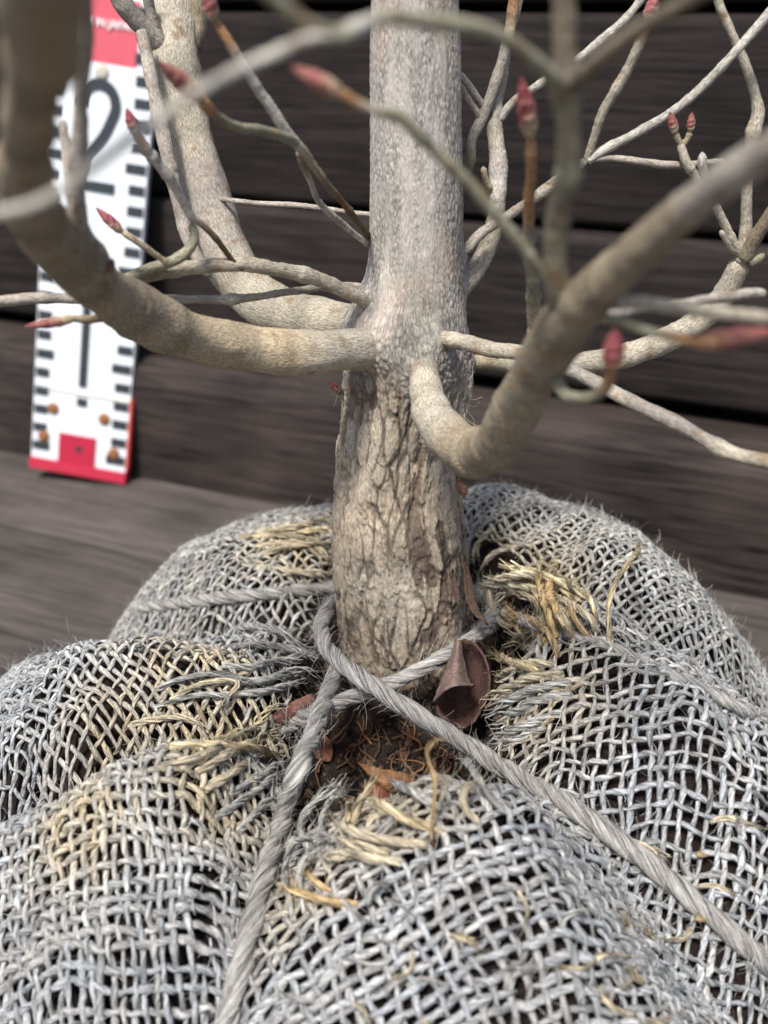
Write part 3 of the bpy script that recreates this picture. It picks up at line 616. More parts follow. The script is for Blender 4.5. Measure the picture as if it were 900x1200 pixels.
branch('twig', [(688, 188, .213, 5.5), (710, 175, .213, 5.5), (745, 157, .213, 5.5), (790, 130, .212, 5.5), (825, 100, .212, 5.5), (858, 65, .211, 5.5), (890, 28, .211, 6), (930, -20, .21, 6)], b9, 'w')
branch('twig', [(688, 186, .213, 4.5), (697, 160, .212, 5), (708, 130, .211, 5.5), (722, 105, .21, 6), (737, 80, .209, 6), (748, 55, .208, 6), (757, 32, .207, 6), (760, 22, .207, 6)], b9, 'ppppppoo'); bud((759, 26), (770, -14), .207, .206, 9, b9, 't', (.44, .13, .13))
branch('twig', [(688, 186, .213, 4.5), (715, 186, .213, 4), (745, 189, .213, 4), (775, 193, .213, 4.5), (805, 193, .213, 4), (850, 189, .213, 4)], b9, 'l')
b10 = branch('branch', [(528, 352, .216, 11), (546, 330, .218, 12), (562, 308, .22, 11.5), (573, 285, .221, 11), (580, 255, .222, 10.5), (583, 220, .223, 10.5), (583, 185, .224, 10.5), (580, 158, .225, 10), (579, 135, .226, 9)], tree, 'pppppwwpl', wig=.05)
branch('twig', [(548, 204, .224, 5), (552, 185, .224, 6), (554, 162, .224, 6), (566, 138, .225, 6.5), (576, 112, .225, 6.5), (584, 85, .225, 7), (592, 58, .225, 6.5), (599, 30, .225, 7), (602, 0, .225, 7), (603, -40, .225, 6)], b10, 'nnlllltoo')
branch('twig', [(580, 145, .226, 8), (582, 120, .227, 7), (588, 90, .228, 6), (594, 50, .229, 6), (606, 10, .23, 5), (612, -20, .23, 5)], b10, 'l')
branch('twig', [(586, 140, .226, 5), (600, 120, .226, 5), (630, 100, .225, 5), (670, 75, .224, 5), (705, 48, .223, 5.5), (730, 25, .222, 5), (760, -10, .222, 5)], b10, 'w')
branch('twig', [(566, 124, .225, 4), (555, 108, .224, 4), (538, 85, .222, 4)], b10, 'l'); branch('twig', [(564, 140, .225, 4), (553, 122, .224, 4), (538, 98, .222, 4)], b10, 'l')
branch('twig', [(574, 222, .222, 4), (569, 210, .221, 4), (566, 195, .22, 3.5)], b10, 't')
# ---- small things on the trunk
bud((402, 463), (386, 447), .205, .203, 5, tree, 'd', (.38, .07, .05))
mb = MB()
def wisp(a, d, L):
    P = [a]; cur = rng.normal(0, .5, 3)
    for _i in range(7):
        d = d+cur*.6+rng.normal(0, .35, 3); d /= np.linalg.norm(d); P.append(P[-1]+d*L/7)
    tube(mb, crom(P, 3), .00006, 4, (.5, .46, .38))
for q in range(7): wisp(at(400+q*.8, 452+q*2, .203), np.array([-1, -.5, -.4]), random.uniform(.002, .006))
for q in range(10): wisp(at(545+rng.normal(0, 3), 440+q*5, .207), np.array([.6, -.3, -.9]), random.uniform(.003, .008))
mb.build('loose_fibre', M_fibre, tree, kind='stuff')
def bark_flap(pts, w, col):
    A = np.array([at(*q) for q in pts]); P = crom(A, 8); n = len(P); T, N1, B1 = frames(P)
    m_ = MB(); ww = w*np.sin(np.linspace(.15, math.pi-.1, n))[:, None]; side = np.array([1.0, .25, 0]); V = []
    for thk in (0, .0004):
        for s_ in (-1, -.3, .4, 1): V.append(P+side*ww*s_+np.array([0, -1, 0])*(thk-.0009*(1-s_*s_)))
    V = np.stack([V[0], V[1], V[2], V[3], V[7], V[6], V[5], V[4]], 1).reshape(-1, 3); V += rng.normal(0, .00008, V.shape)
    m_.add(V, ringquads(n, 8), None, col); return m_.build('bark_flake', M_leaf, tree)
bark_flap([(545, 652, .1965, 0), (550, 690, .194, 0), (556, 712, .192, 0), (572, 734, .190, 0)] and [(545, 652, .1965), (549, 685, .194), (555, 712, .192), (572, 733, .190)], .0011, (.11, .068, .045))
bark_flap([(537, 563, .1975), (541, 572, .196), (545, 582, .1955)], .0012, (.16, .08, .05))
bark_flap([(530, 668, .196), (533, 690, .195), (538, 712, .194)], .0009, (.10, .068, .05))
# ---- the soil ball round the roots
def root_ball():
    st = 2; X = XX[::st, ::st]; Y = YY[::st, ::st]; Z = SS[::st, ::st]; n, k = X.shape
    V = np.stack([X, Y, Z], -1).reshape(-1, 3)
    i, j = np.meshgrid(np.arange(n-1), np.arange(k-1), indexing='ij'); keep = (np.hypot(X-CX, Y-CY) < .1405)[:-1, :-1]
    Q = np.stack([i*k+j, (i+1)*k+j, (i+1)*k+j+1, i*k+j+1], -1)[keep]
    used = np.unique(Q); rm = -np.ones(len(V), int); rm[used] = np.arange(len(used)); V = V[used]; Q = rm[Q]
    nn = fbm(V[:, 0]*150, V[:, 1]*150, 0*V[:, 0], 3, 91)[:, None]; inn = sstep(.002, -.004, samp(HD, V[:, 0], V[:, 1]))[:, None]
    C = np.array((.018, .0105, .0085))*(1-inn)+np.array((.022, .015, .011))*inn; C = C*(1+.5*nn)
    m_ = MB(); m_.add(V, Q, None, np.clip(C, .005, 1)); return m_.build('root_ball', M_soil, tree)
root_ball()
def S(x, y): return samp(SS, np.asarray(x, float), np.asarray(y, float))
for pts in ([(372, 905), (380, 880), (400, 862), (412, 842), (416, 825)], [(405, 880), (425, 868), (436, 850), (430, 838)], [(376, 925), (372, 900), (384, 880)], [(470, 900), (480, 880), (478, 860), (486, 845)],
            [(440, 850), (445, 870), (440, 890), (452, 905)], [(395, 900), (410, 890), (418, 870), (440, 862), (455, 866)], [(360, 880), (375, 865), (395, 868), (408, 850)], [(500, 905), (510, 890), (530, 885)], [(425, 900), (430, 880), (424, 862), (430, 845)]) + tuple([(a_, b_), (a_+random.uniform(-20, 20), b_-random.uniform(5, 20)), (a_+random.uniform(-30, 30), b_-random.uniform(20, 40))] for a_, b_ in [(random.uniform(375, 545), random.uniform(865, 925)) for _ in range(26)]):
    A = np.array([hit(a, b, .0012+.001*math.sin(i*2.0), SS) for i, (a, b) in enumerate(pts)])
    P, _ = resample(crom(A, 8), .0005); P += np.cumsum(rng.normal(0, .00007, P.shape), 0); m_ = MB()
    tube(m_, P, np.linspace(.0003, .0001, len(P))*random.uniform(.7, 1.3), 6, random.choice([(.22, .10, .045), (.16, .08, .04), (.10, .055, .035)])); m_.build('root', M_leaf, tree)
# crumbs of soil
def crumbs():
    m_ = MB(); t = (1+5**.5)/2
    I = np.array([(-1, t, 0), (1, t, 0), (-1, -t, 0), (1, -t, 0), (0, -1, t), (0, 1, t), (0, -1, -t), (0, 1, -t), (t, 0, -1), (t, 0, 1), (-t, 0, -1), (-t, 0, 1)])/1.9
    F = [(0, 11, 5), (0, 5, 1), (0, 1, 7), (0, 7, 10), (0, 10, 11), (1, 5, 9), (5, 11, 4), (11, 10, 2), (10, 7, 6), (7, 1, 8), (3, 9, 4), (3, 4, 2), (3, 2, 6), (3, 6, 8), (3, 8, 9), (4, 9, 5), (2, 4, 11), (6, 2, 10), (8, 6, 7), (9, 8, 1)]
    n = 0
    while n < 3000:
        x = random.uniform(-.045, .05); y = random.uniform(.13, .25)
        if samp(HD, np.array([x]), np.array([y]))[0] > .002: continue
        r = min(.0024, .0004*math.exp(random.gauss(0, .55))+.0002); V = I*r*(1+rng.normal(0, .22, (12, 1)))*rng.uniform(.7, 1.2, 3)
        z = float(S(x, y)); m_.add(V+np.array([x, y, z+r*.3]), None, F, np.array(random.choice([(.045, .028, .018), (.025, .018, .014), (.09, .05, .03), (.02, .015, .013), (.16, .10, .06), (.05, .035, .025)]))); n += 1
    for q in range(60):
        pass
    return m_.build('soil_crumbs', M_soil, None, smooth=False, kind='stuff', label='dark crumbly soil in the open neck of the burlap round the trunk foot', category='soil')
crumbs()

# ================================================================ burlap
burlap = thing('burlap_wrap', 'coarse grey woven burlap wrapped in folds over the root ball, frayed straw-coloured at the neck', 'burlap', (CX, CY, 0))
GREY = np.array((.350, .362, .370)); TAN = np.array((.45, .375, .25)); PALE = np.array((.52, .50, .45))
VTH = []                                               # each valley's bearing as a function of radius
for P_ in VPL:
    r = np.hypot(P_[:, 0]-CX, P_[:, 1]-CY); a = np.unwrap(np.arctan2(P_[:, 1]-CY, P_[:, 0]-CX)); o = np.argsort(r); VTH.append((r[o], a[o]))
def vth(k, r, ref):
    a = np.interp(r, *VTH[k]); return ref + (a-ref+math.pi) % (2*math.pi)-math.pi
fib_src = []                                           # points on yarns, for the fuzz
TANSPOT = [(hit(a, b)[:2], w_) for a, b, w_ in ((250, 850, .020), (150, 880, .012), (270, 800, .010), (350, 640, .014), (450, 950, .012), (600, 690, .018), (620, 740, .014), (560, 640, .01), (350, 1040, .008), (190, 790, .005), (640, 820, .012), (250, 930, .012), (100, 960, .01))]
def yarn_col(x, y, base, s):
    d = samp(HD, x, y); t = np.exp(-(np.maximum(d, 0)/.005)**2)*.6
    for (c, w_) in TANSPOT: t = np.maximum(t, .85*np.exp(-((x-c[0])**2+(y-c[1])**2)/(w_*w_)))
    t = np.clip(t*(1+.6*fbm(x*260, y*260, 0*x+s, 2, 41)), 0, 1)
    n = fbm(x*55, y*55, 0*x+s*.37, 3, 43); c = base[None, :]*(1+.16*n[:, None]); wm = sstep(.15, .29, y+.25*x)[:, None]*.8; c = c*(1+wm*np.array((.12, .06, -.06))[None, :])
    c = c*(1-t[:, None])+TAN[None, :]*t[:, None]*(1+.2*n[:, None])
    return np.clip(c, .02, .8)
def panel(k0, k1, phi, pw, pf, rad, seed, label, A=.00038, shift=(0, 0)):
    """cloth between valley k0 and valley k1 (anticlockwise); yarns every pw and pf metres, turned by phi"""
    rad = rad if isinstance(rad, tuple) else (rad*1.06, rad)
    m_ = MB(); mid = None; lg = random.Random(seed); ca, sa = math.cos(phi), math.sin(phi); smax = _ss[-1]
    am0 = float(np.interp(.08, *VTH[k0])); am1 = am0 + (float(np.interp(.08, *VTH[k1]))-am0) % (2*math.pi); mid = (am0+am1)/2; cen = smax*.62*np.array([math.cos(mid), math.sin(mid)])
    def W(q):                                          # flat cloth -> ball, with the slackness of loose weave
        qx, qy = q[:, 0], q[:, 1]
        qx = qx+.0013*fbm(qx*70, qy*70, seed+0*qx, 2, 11)+.0004*fbm(qx*260, qy*260, seed+0*qx, 2, 12)
        qy = qy+.0013*fbm(qx*70, qy*70, seed+0*qx, 2, 13)+.0004*fbm(qx*260, qy*260, seed+0*qx, 2, 14)
        s = np.hypot(qx, qy); th = np.arctan2(qy, qx); r = np.interp(s, _ss, _rr)
        return CX+r*np.cos(th), CY+r*np.sin(th), s, th, r
    nL = int(.17/min(pw, pf))
    for fam in (0, 1):
        p_, po = (pw, pf) if fam == 0 else (pf, pw)
        for i in range(-nL, nL+1):
            u = np.arange(-.17, .17, po/3.0); jit = lg.gauss(0, p_*.09)
            v = np.full(len(u), i*p_+jit)+.0004*fbm(u*180, i*1.7+0*u, fam+seed+0*u, 2, 15)
            a, b = (u, v) if fam == 0 else (v, u)
            q = np.stack([cen[0]+a*ca-b*sa+shift[0], cen[1]+a*sa+b*ca+shift[1]], 1)
            s0 = np.hypot(q[:, 0], q[:, 1])
            if not (s0 < smax+.004).any(): continue
            x, y, s, th, r = W(q)
            t0 = vth(k0, r, am0); t1 = vth(k1, r, am1); th = mid+(th-mid+math.pi) % (2*math.pi)-math.pi
            ov = .0028/np.maximum(r, .02)
            endd = lg.uniform(-.0015, .005)
            ok = (th > t0-ov) & (th < t1+ov) & (s < smax-.0006) & (samp(HD, x, y) > endd)
            gap = vnoise(x*95, y*95, seed+fam*7.0+0*x, 16) > .93
            ok &= ~gap
            idx = np.flatnonzero(np.diff(np.concatenate([[0], ok.astype(int), [0]])))
            for st, en in zip(idx[::2], idx[1::2]):
                if en-st < 9: continue
                sl = slice(st, en); X, Y = x[sl], y[sl]; N = Hn(X, Y); uu = u[sl]
                off = (A if fam == 0 else -A)*np.cos(math.pi*uu/po+math.pi*i)
                rad_ = rad[fam]*lg.uniform(.82, 1.2)*(1+.26*fbm(uu*260, i*3.3+0*uu, fam+seed+0*uu, 2, 17))
                e = np.minimum(np.arange(en-st), np.arange(en-st)[::-1])
                rad_ = rad_*np.clip(.35+e*.2, 0, 1)
                Z = H(X, Y); P = np.stack([X, Y, Z], 1)+N*(off+.0006)[:, None]+rng.normal(0, .00005, (en-st, 3))
                fr = np.exp(-np.maximum(samp(HD, X, Y), 0)/.003)
                P += N*(fr*lg.uniform(-.0008, .002))[:, None]
                sd_ = lg.random()*40; c = yarn_col(X, Y, (GREY+np.array((.022, .0, -.028))*lg.uniform(-.3, 1.0))*lg.uniform(.82, 1.2), sd_)
                def disp(U, AA, RR): return .24*np.cos(2*(AA+U*600+sd_))+rng.normal(0, .08, U.shape)
                tube(m_, P, rad_, 6 if Y.mean() < .25 else 5, c, N=N, flat=.76, twist=600, disp=disp, u0=sd_)
                fib_src.append((P, N, c, rad[fam]))
    return m_.build('burlap_fold', M_yarn, burlap, label=label)
R_ = math.radians
#  0 back-left tie, 1 left valley, 2 front tie, 3 right tie, 4 right valley, 5 behind trunk
panel(0, 1, R_(-32), .0020, .0022, .00050, 3, 'left fold, bulging out beside the front fold')
panel(1, 2, R_(8), .0026, .0019, (.00070, .00051), 11, 'front left fold with a raised tan ridge')
panel(2, 3, R_(22), .0024, .0028, (.00064, .00053), 23, 'front fold between the two twine lengths')
panel(3, 4, R_(-14), .0024, .0024, .00050, 31, 'right fold with open weave')
panel(4, 5, R_(28), .00195, .00195, .00050, 47, 'large back right fold')
panel(5, 0, R_(48), .0024, .0024, .00050, 59, 'back left fold')

def fuzz(name, n, lo, hi, thick, src, parent, up=.6):
    m_ = MB(); wts = np.array([len(s[0]) for s in src], float); pick = rng.choice(len(src), n, p=wts/wts.sum()); K = 5
    Vs, Cs = [], []
    for s in pick:
        P, N, c, rad = src[s]; i = rng.integers(1, len(P)-1); t = P[min(i+1, len(P)-1)]-P[i-1]; t /= np.linalg.norm(t)+1e-9
        nn = N[i]; L = rng.uniform(lo, hi)*(1 if rng.random() < .85 else 1.8); b = np.cross(t, nn)
        d = t*rng.choice([-1, 1])*rng.uniform(.3, 1)+nn*abs(rng.normal(0, up*.5))+b*rng.normal(0, .6); d /= np.linalg.norm(d)
        p = P[i]+nn*rad*.4+b*rng.normal(0, rad*.5); cur = rng.normal(0, .55, 3); pts = [p]
        for k in range(K-1):
            p = p+d*L/(K-1); pts.append(p); d = d+cur*.5+rng.normal(0, .12, 3); d /= np.linalg.norm(d)
        pts = np.array(pts); w = thick*rng.uniform(.6, 1.3)*np.array([1, 1, .9, .7, .35])[:, None]
        sd_ = np.cross(d, [.3, .5, .8]); sd_ /= np.linalg.norm(sd_)+1e-9; s2 = np.cross(d, sd_)
        Vs.append(np.stack([pts+sd_*w, pts-.5*sd_*w+.5*s2*w], 1).reshape(-1, 3))
        Cs.append(np.repeat((c[i]*rng.uniform(1.0, 1.45))[None], 2*K, 0))
    V = np.concatenate(Vs); k_ = np.arange(K-1)*2; Q = (np.stack([k_, k_+1, k_+3, k_+2], 1)[None]+np.arange(n)[:, None, None]*2*K).reshape(-1, 4)
    m_.add(V, Q, None, np.clip(np.concatenate(Cs), 0, .8)); return m_.build(name, M_fibre, parent, kind='stuff')
# only yarns the photograph could see get fuzz
vis = [s for s in fib_src if s[0][:, 2].max() > .06 and s[0][:, 1].min() < .30]
fuzz('loose_fibres', 30000, .0016, .0052, .00006, vis, burlap, up=.10)

# ---- frayed strands round the neck, one by one
def strand(pts, r, col, ends=True, z=None, parent=burlap, name='frayed_strand', hair=6):
    """pts: (photograph x, y, lift in mm) on the cloth; a lift given as a string is an absolute height"""
    A = []
    for q in pts:
        A.append(at_z(q[0], q[1], float(q[2])) if isinstance(q[2], str) else hit(q[0], q[1], q[2]*.001))
    P, _ = resample(crom(A, 8), .0009); n = len(P)
    P += np.cumsum(rng.normal(0, .00004, P.shape), 0); t = np.linspace(0, 1, n)
    T, N1, B1 = frames(P); m_ = MB(); sd_ = random.random()*50; c = np.array(col)[None]*(1+.2*fbm(t*6, sd_+0*t, 0*t, 2, 88))[:, None]
    K = 7
    for k in range(K):                                 # a strand is a bundle of filaments that part towards its end
        ph = k*2*math.pi/K + (t*n*.0009)*420+rng.normal(0, .2); rd = (.15 if k == 0 else .62)*r*rng.uniform(.7, 1.1)
        spread = np.interp(t, [0, .6, 1], [.8, 1.0, rng.uniform(1.3, 3.0)]); e = n if k < 3 else max(5, int(n*rng.uniform(.72, 1)))
        Q = P+(np.cos(ph)[:, None]*N1+.65*np.sin(ph)[:, None]*B1)*(rd*spread)[:, None]+rng.normal(0, r*.05, (n, 3))
        w_ = r*.44*np.interp(t, [0, .7, 1], [1, .9, .35])*rng.uniform(.75, 1.2); w_[max(0, e-3):] *= .6
        tube(m_, Q[:e], w_[:e], 5, np.clip(c[:e]*rng.uniform(.72, 1.2), .02, .8), u0=sd_+k)
    T = P[-1]-P[-3]; T /= np.linalg.norm(T)
    for k in range(hair):
        i = random.randint(int(n*.5), n-2); p = P[i]; d = T+rng.normal(0, .45, 3); L = random.uniform(.0015, .004)
        tube(m_, crom([p, p+d*L*.5+rng.normal(0, .0002, 3), p+d*L+rng.normal(0, .0006, 3)], 3), np.linspace(.00008, .00004, 7), 3, np.clip(np.array(col)*random.uniform(.9, 1.25), 0, .8), cap=False)
    fib_tuft.append((P, np.repeat(np.array([[0, 0, 1.0]]), n, 0), c, r)); return m_.build(name, M_yarn, parent)
fib_tuft = []
YEL = (.53, .43, .26); STR = (.46, .395, .28); ORG = (.44, .31, .16); GRY = (.36, .35, .32); BRN = (.26, .14, .06)
strs = [
 # right bundle beside the trunk
 ([(714, 757, 0), (713, 735, 4), (712, 710, 8), (721, 682, 12), (736, 658, 16), (751, 636, 19)], .00062, YEL, 1),
 ([(650, 745, 0), (645, 720, 4), (636, 690, 8), (630, 660, 11)], .0011, ORG), ([(655, 748, 0), (640, 730, 3), (625, 705, 6), (600, 690, 7)], .0010, STR),
 ([(660, 735, 0), (652, 705, 5), (640, 685, 8), (652, 662, 10)], .0009, ORG), ([(700, 740, 1), (680, 715, 4), (650, 700, 5), (610, 690, 4)], .0010, STR),
 ([(680, 705, 2), (645, 680, 6), (610, 665, 7), (583, 661, 7)], .0009, YEL), ([(670, 712, 1), (630, 692, 5), (590, 685, 6), (562, 690, 5)], .0012, (.60, .53, .38)),
 ([(665, 720, 1), (625, 700, 3), (590, 697, 3), (566, 706, 1)], .0011, STR), ([(655, 700, 1), (620, 680, 4), (585, 678, 4), (560, 684, 3)], .0010, YEL),
 ([(620, 750, 2), (606, 735, 4), (598, 720, 5), (592, 712, 5)], .0010, ORG), ([(655, 770, 2), (640, 740, 4), (610, 722, 5), (590, 722, 5)], .0009, ORG),
 ([(632, 788, 2), (605, 778, 5), (588, 770, 6), (570, 763, 7)], .0011, YEL), ([(640, 760, 1), (615, 758, 3), (600, 752, 3), (588, 760, 2)], .0010, STR),
 ([(690, 745, 1), (675, 728, 5), (668, 712, 6), (660, 720, 6)], .0008, ORG), ([(700, 730, 1), (690, 700, 5), (665, 680, 7), (640, 676, 8)], .0007, YEL),
 ([(660, 790, 1), (620, 795, 3), (590, 808, 3), (568, 825, 2)], .0012, STR), ([(670, 800, 1), (625, 808, 3), (595, 820, 3), (568, 838, 2)], .0012, GRY),
 ([(670, 815, 1), (630, 822, 3), (600, 838, 2), (572, 850, 2)], .0012, GRY), ([(660, 835, 1), (625, 845, 3), (590, 858, 2), (570, 866, 1)], .0011, GRY),
 ([(650, 780, 1), (620, 778, 3), (600, 786, 3), (580, 800, 2)], .0010, STR), ([(640, 852, 1), (610, 866, 2), (590, 876, 2)], .0010, GRY),
 ([(600, 735, 2), (585, 728, 4), (572, 700, 5), (566, 680, 5)], .0009, STR), ([(640, 728, 2), (625, 740, 4), (604, 745, 4), (590, 738, 3)], .0009, STR),
 ([(610, 640, 0), (580, 650, 2), (565, 668, 3)], .0010, STR), ([(575, 620, 1), (560, 640, 3), (556, 660, 3)], .0010, TAN*1.0), ([(560, 612, 1), (552, 632, 3), (550, 655, 3)], .0010, GRY),
 ([(652, 748, 1), (642, 715, 7), (634, 688, 12), (629, 661, 15)], .0012, (.50, .36, .18), 2), ([(660, 735, 2), (650, 708, 8), (646, 684, 12), (655, 662, 14)], .0010, (.50, .34, .16), 2), ([(672, 745, 1), (655, 722, 7), (636, 700, 10), (622, 682, 11)], .0011, YEL, 3),
 ([(690, 700, 2), (655, 682, 8), (620, 668, 10), (585, 660, 10)], .0012, (.66, .56, .36), 3), ([(668, 690, 2), (635, 676, 8), (600, 674, 10), (570, 680, 9)], .0012, (.62, .55, .40), 4), ([(640, 752, 2), (622, 735, 6), (604, 722, 8), (590, 716, 8)], .0012, (.46, .32, .16), 2),
 # front tufts at the edge of the open neck
 ([(375, 1010, 1), (352, 970, 4), (372, 935, 7), (403, 912, 9)], 0.00117, GRY), ([(390, 1000, 1), (378, 965, 4), (392, 935, 7), (406, 930, 8)], 0.00094, GRY),
 ([(520, 975, 1), (480, 962, 4), (455, 950, 6), (432, 938, 7)], 0.00101, YEL), ([(500, 990, 1), (450, 985, 4), (415, 975, 6), (392, 955, 6)], 0.00101, STR),
 ([(415, 965, 2), (420, 945, 5), (430, 925, 8), (438, 906, 10)], 0.00078, YEL), ([(408, 962, 2), (410, 945, 5), (414, 935, 8)], 0.00070, YEL),
 ([(505, 985, 1), (507, 950, 6), (508, 915, 9), (500, 885, 12), (508, 870, 13), (520, 866, 13)], 0.00039, ORG), ([(512, 952, 3), (520, 930, 6), (530, 910, 9)], 0.00031, STR),
 ([(470, 1010, 1), (430, 1005, 3), (405, 1000, 4), (378, 1008, 3)], 0.00109, STR), ([(455, 1000, 2), (420, 990, 4), (400, 978, 5)], 0.00101, STR),
 ([(420, 1060, 1), (380, 1055, 3), (350, 1045, 4), (328, 1040, 4)], 0.00078, ORG), ([(390, 1045, 1), (372, 1035, 3), (358, 1020, 4)], 0.00062, ORG),
 ([(345, 1080, 1), (336, 1040, 3), (335, 1010, 5), (350, 985, 6), (380, 978, 6), (400, 985, 4)], 0.00078, GRY), ([(358, 1070, 1), (352, 1035, 3), (358, 1005, 5), (375, 990, 6)], 0.00078, GRY),
 ([(432, 1060, 2), (433, 1045, 4), (440, 1037, 4), (455, 1042, 2)], 0.00078, GRY), ([(560, 965, 1), (545, 945, 4), (545, 925, 6), (560, 915, 6)], 0.00078, STR), ([(590, 950, 0), (570, 930, 3), (556, 905, 5), (545, 888, 5)], 0.00078, GRY),
 ([(525, 950, 1), (500, 938, 3), (478, 925, 4), (462, 918, 4)], 0.00086, GRY), ([(440, 985, 2), (455, 965, 4), (470, 950, 5)], 0.00078, GRY),
 # left front fold's frayed upper edge
 ([(230, 880, 1), (280, 860, 4), (310, 842, 6), (330, 830, 7)], .0010, YEL), ([(200, 875, 1), (250, 872, 3), (300, 876, 5), (332, 888, 5)], .0009, YEL), ([(210, 900, 1), (260, 875, 3), (300, 858, 4), (332, 848, 4)], .0013, STR),
 ([(230, 905, 1), (275, 880, 3), (310, 866, 4), (332, 862, 3)], .0013, STR), ([(240, 925, 1), (285, 900, 2), (315, 885, 3), (335, 878, 3)], .0012, STR), ([(265, 935, 1), (300, 912, 2), (322, 900, 3), (338, 898, 2)], .0011, GRY),
 ([(250, 960, 1), (290, 935, 2), (318, 915, 3), (335, 912, 2)], .0011, GRY), ([(280, 975, 1), (305, 945, 2), (325, 930, 2)], .0010, GRY), ([(190, 900, 1), (240, 885, 2), (290, 868, 3), (325, 856, 3)], .0011, STR),
 # left fold, loose end of yarn
 ([(180, 810, 1), (215, 795, 4), (260, 790, 5), (300, 805, 5)], .0008, GRY), ([(180, 830, 1), (225, 815, 4), (265, 815, 5), (262, 835, 4)], .0007, GRY), ([(200, 820, 1), (240, 800, 4), (280, 800, 5), (258, 832, 5)], .0007, STR),
 ([(150, 850, 1), (200, 840, 3), (230, 845, 3), (248, 858, 3)], .0009, STR), ([(260, 780, 1), (300, 782, 3), (330, 775, 3), (365, 768, 3)], .0011, GRY), ([(240, 800, 1), (300, 798, 3), (340, 790, 3), (372, 790, 3)], .0011, GRY),
 ([(260, 760, 1), (310, 755, 3), (345, 762, 3), (372, 772, 2)], .0011, GRY), ([(280, 735, 1), (315, 735, 3), (345, 748, 3), (368, 762, 2)], .0010, GRY), ([(250, 818, 1), (300, 812, 3), (335, 806, 3), (358, 800, 2)], .0010, GRY),
 # behind the trunk on the left
 ([(300, 625, 1), (340, 618, 3), (370, 612, 5), (392, 605, 6)], .0011, TAN), ([(300, 640, 1), (345, 636, 3), (372, 644, 3), (392, 660, 3)], .0011, TAN), ([(310, 650, 1), (335, 640, 4), (365, 636, 4), (392, 634, 3)], .0010, TAN),
 ([(300, 665, 1), (340, 668, 3), (370, 672, 3), (390, 672, 3)], .0011, STR), ([(330, 628, 1), (360, 622, 4), (392, 622, 4)], .0010, YEL), ([(280, 630, 1), (330, 628, 2), (362, 632, 3), (388, 645, 3)], .0009, TAN),
]
for s_ in strs: strand(*s_[:3], hair=(s_[3] if len(s_) > 3 else 5))
fuzz('loose_fibres', 2200, .0015, .005, .000045, fib_tuft, burlap, up=.6)
# loose untidy threads over the front fold
for q in range(34):
    a = rng.uniform(330, 880); b = rng.uniform(1060, 1200) if q < 24 else rng.uniform(960, 1060)
    L = rng.uniform(25, 70); an = rng.uniform(0, 6.28); pts = [(a, b, .5), (a+math.cos(an)*L*.4, b+math.sin(an)*L*.4, 2.5), (a+math.cos(an+.4)*L, b+math.sin(an+.4)*L*.7, rng.uniform(1, 5))]
    strand(pts, rng.uniform(.0004, .0009), random.choice([STR, GRY, GRY, TAN*.9]), hair=4)

# ================================================================ twine
twine = thing('jute_twine', 'thick grey jute twine tied round the trunk foot and across the burlap', 'twine', tuple(hit(470, 850)))
tw_src = []
def rope(pts, R, seed, col=np.array((.33, .315, .29)), label=None):
    A = [];
    for q in pts:
        if len(q) == 4: A.append(at(q[0], q[1], q[2]))
        else: A.append(at_z(q[0], q[1], float(q[2])) if isinstance(q[2], str) else hit(q[0], q[1], R*q[2]))
    P, _ = resample(crom(A, 12), .0006)
    for _i in range(12): P[1:-1] = (P[:-2]+2*P[1:-1]+P[2:])/4
    n = len(P); T, N1, B1 = frames(P); u = np.arange(n)*.0006; m_ = MB()
    u_ph = 2*math.pi*u/(R*13)+seed+.5*fbm(u*60, seed+0*u, 0*u, 2, 3)
    for k in range(3):
        a = u_ph+k*2*math.pi/3; Q = P+(np.cos(a)[:, None]*N1+np.sin(a)[:, None]*B1)*R*.42
        rad = R*.60*(1+.10*fbm(u*200, seed+k+0*u, 0*u, 2, 5)); c = np.array(col)[None]*(1+.15*fbm(u*90, seed+k*3.0+0*u, 0*u, 3, 6))[:, None]
        tube(m_, Q, rad, 12, np.clip(c, 0, .8), twist=260, disp=lambda U, AA, RR: .06*np.cos(4*(AA+U*260)+k)+.04*np.cos(7*(AA+U*260)+k*2), u0=seed+k*.7)
        nrm = (np.cos(a)[:, None]*N1+np.sin(a)[:, None]*B1); tw_src.append((Q+nrm*rad[:, None]*.5, nrm, c, R*.5))
    o = m_.build('twine_length', M_twine, twine)
    if label: o['label'] = label
R0 = .00205; TW = np.array((.33, .315, .29))
rope([(408, 700, .232, 0), (392, 706, .222, 0), (380, 722, .208, 0), (376, 744, .198, 0), (388, 766, .1905, 0), (412, 786, .1815, 0), (450, 812, .1745, 0), (500, 844, .169, 0), (550, 875, 1.7), (610, 912, 1.5), (680, 952, 1.35), (760, 1012, 1.3), (830, 1070, 1.3), (900, 1130, 1.3), (980, 1190, 1.2)], R0, 1.0, label='length running from the knot down to the right')
rope([(400, 776, .187, 0), (388, 800, '.098'), (378, 830, '.099'), (362, 872, '.104'), (348, 905, '.106'), (330, 960, 1.3), (312, 1020, 1.2), (296, 1080, 1.1), (278, 1150, 1.1), (262, 1215, 1.1), (248, 1290, .8)], R0, 2.3, TW*.97, label='length running from the knot straight to the front')
rope([(560, 690, .232, 0), (578, 712, .214, 0), (566, 738, .200, 0), (540, 758, .192, 0), (512, 774, .189, 0), (478, 792, .186, 0), (440, 808, .183, 0), (405, 820, .179, 0), (372, 834, .177, 0), (346, 846, .6), (325, 856, -.6)], R0*.92, 3.1, TW*1.02, label='length round the front of the trunk foot')
rope([(440, 672, .238, 0), (415, 682, .232, 0), (392, 688, .8), (350, 692, .9), (300, 697, .9), (250, 702, .9), (200, 708, .8), (172, 712, .6), (158, 714, .0)], R0*.92, 4.4, TW*1.05, label='length running back to the left')
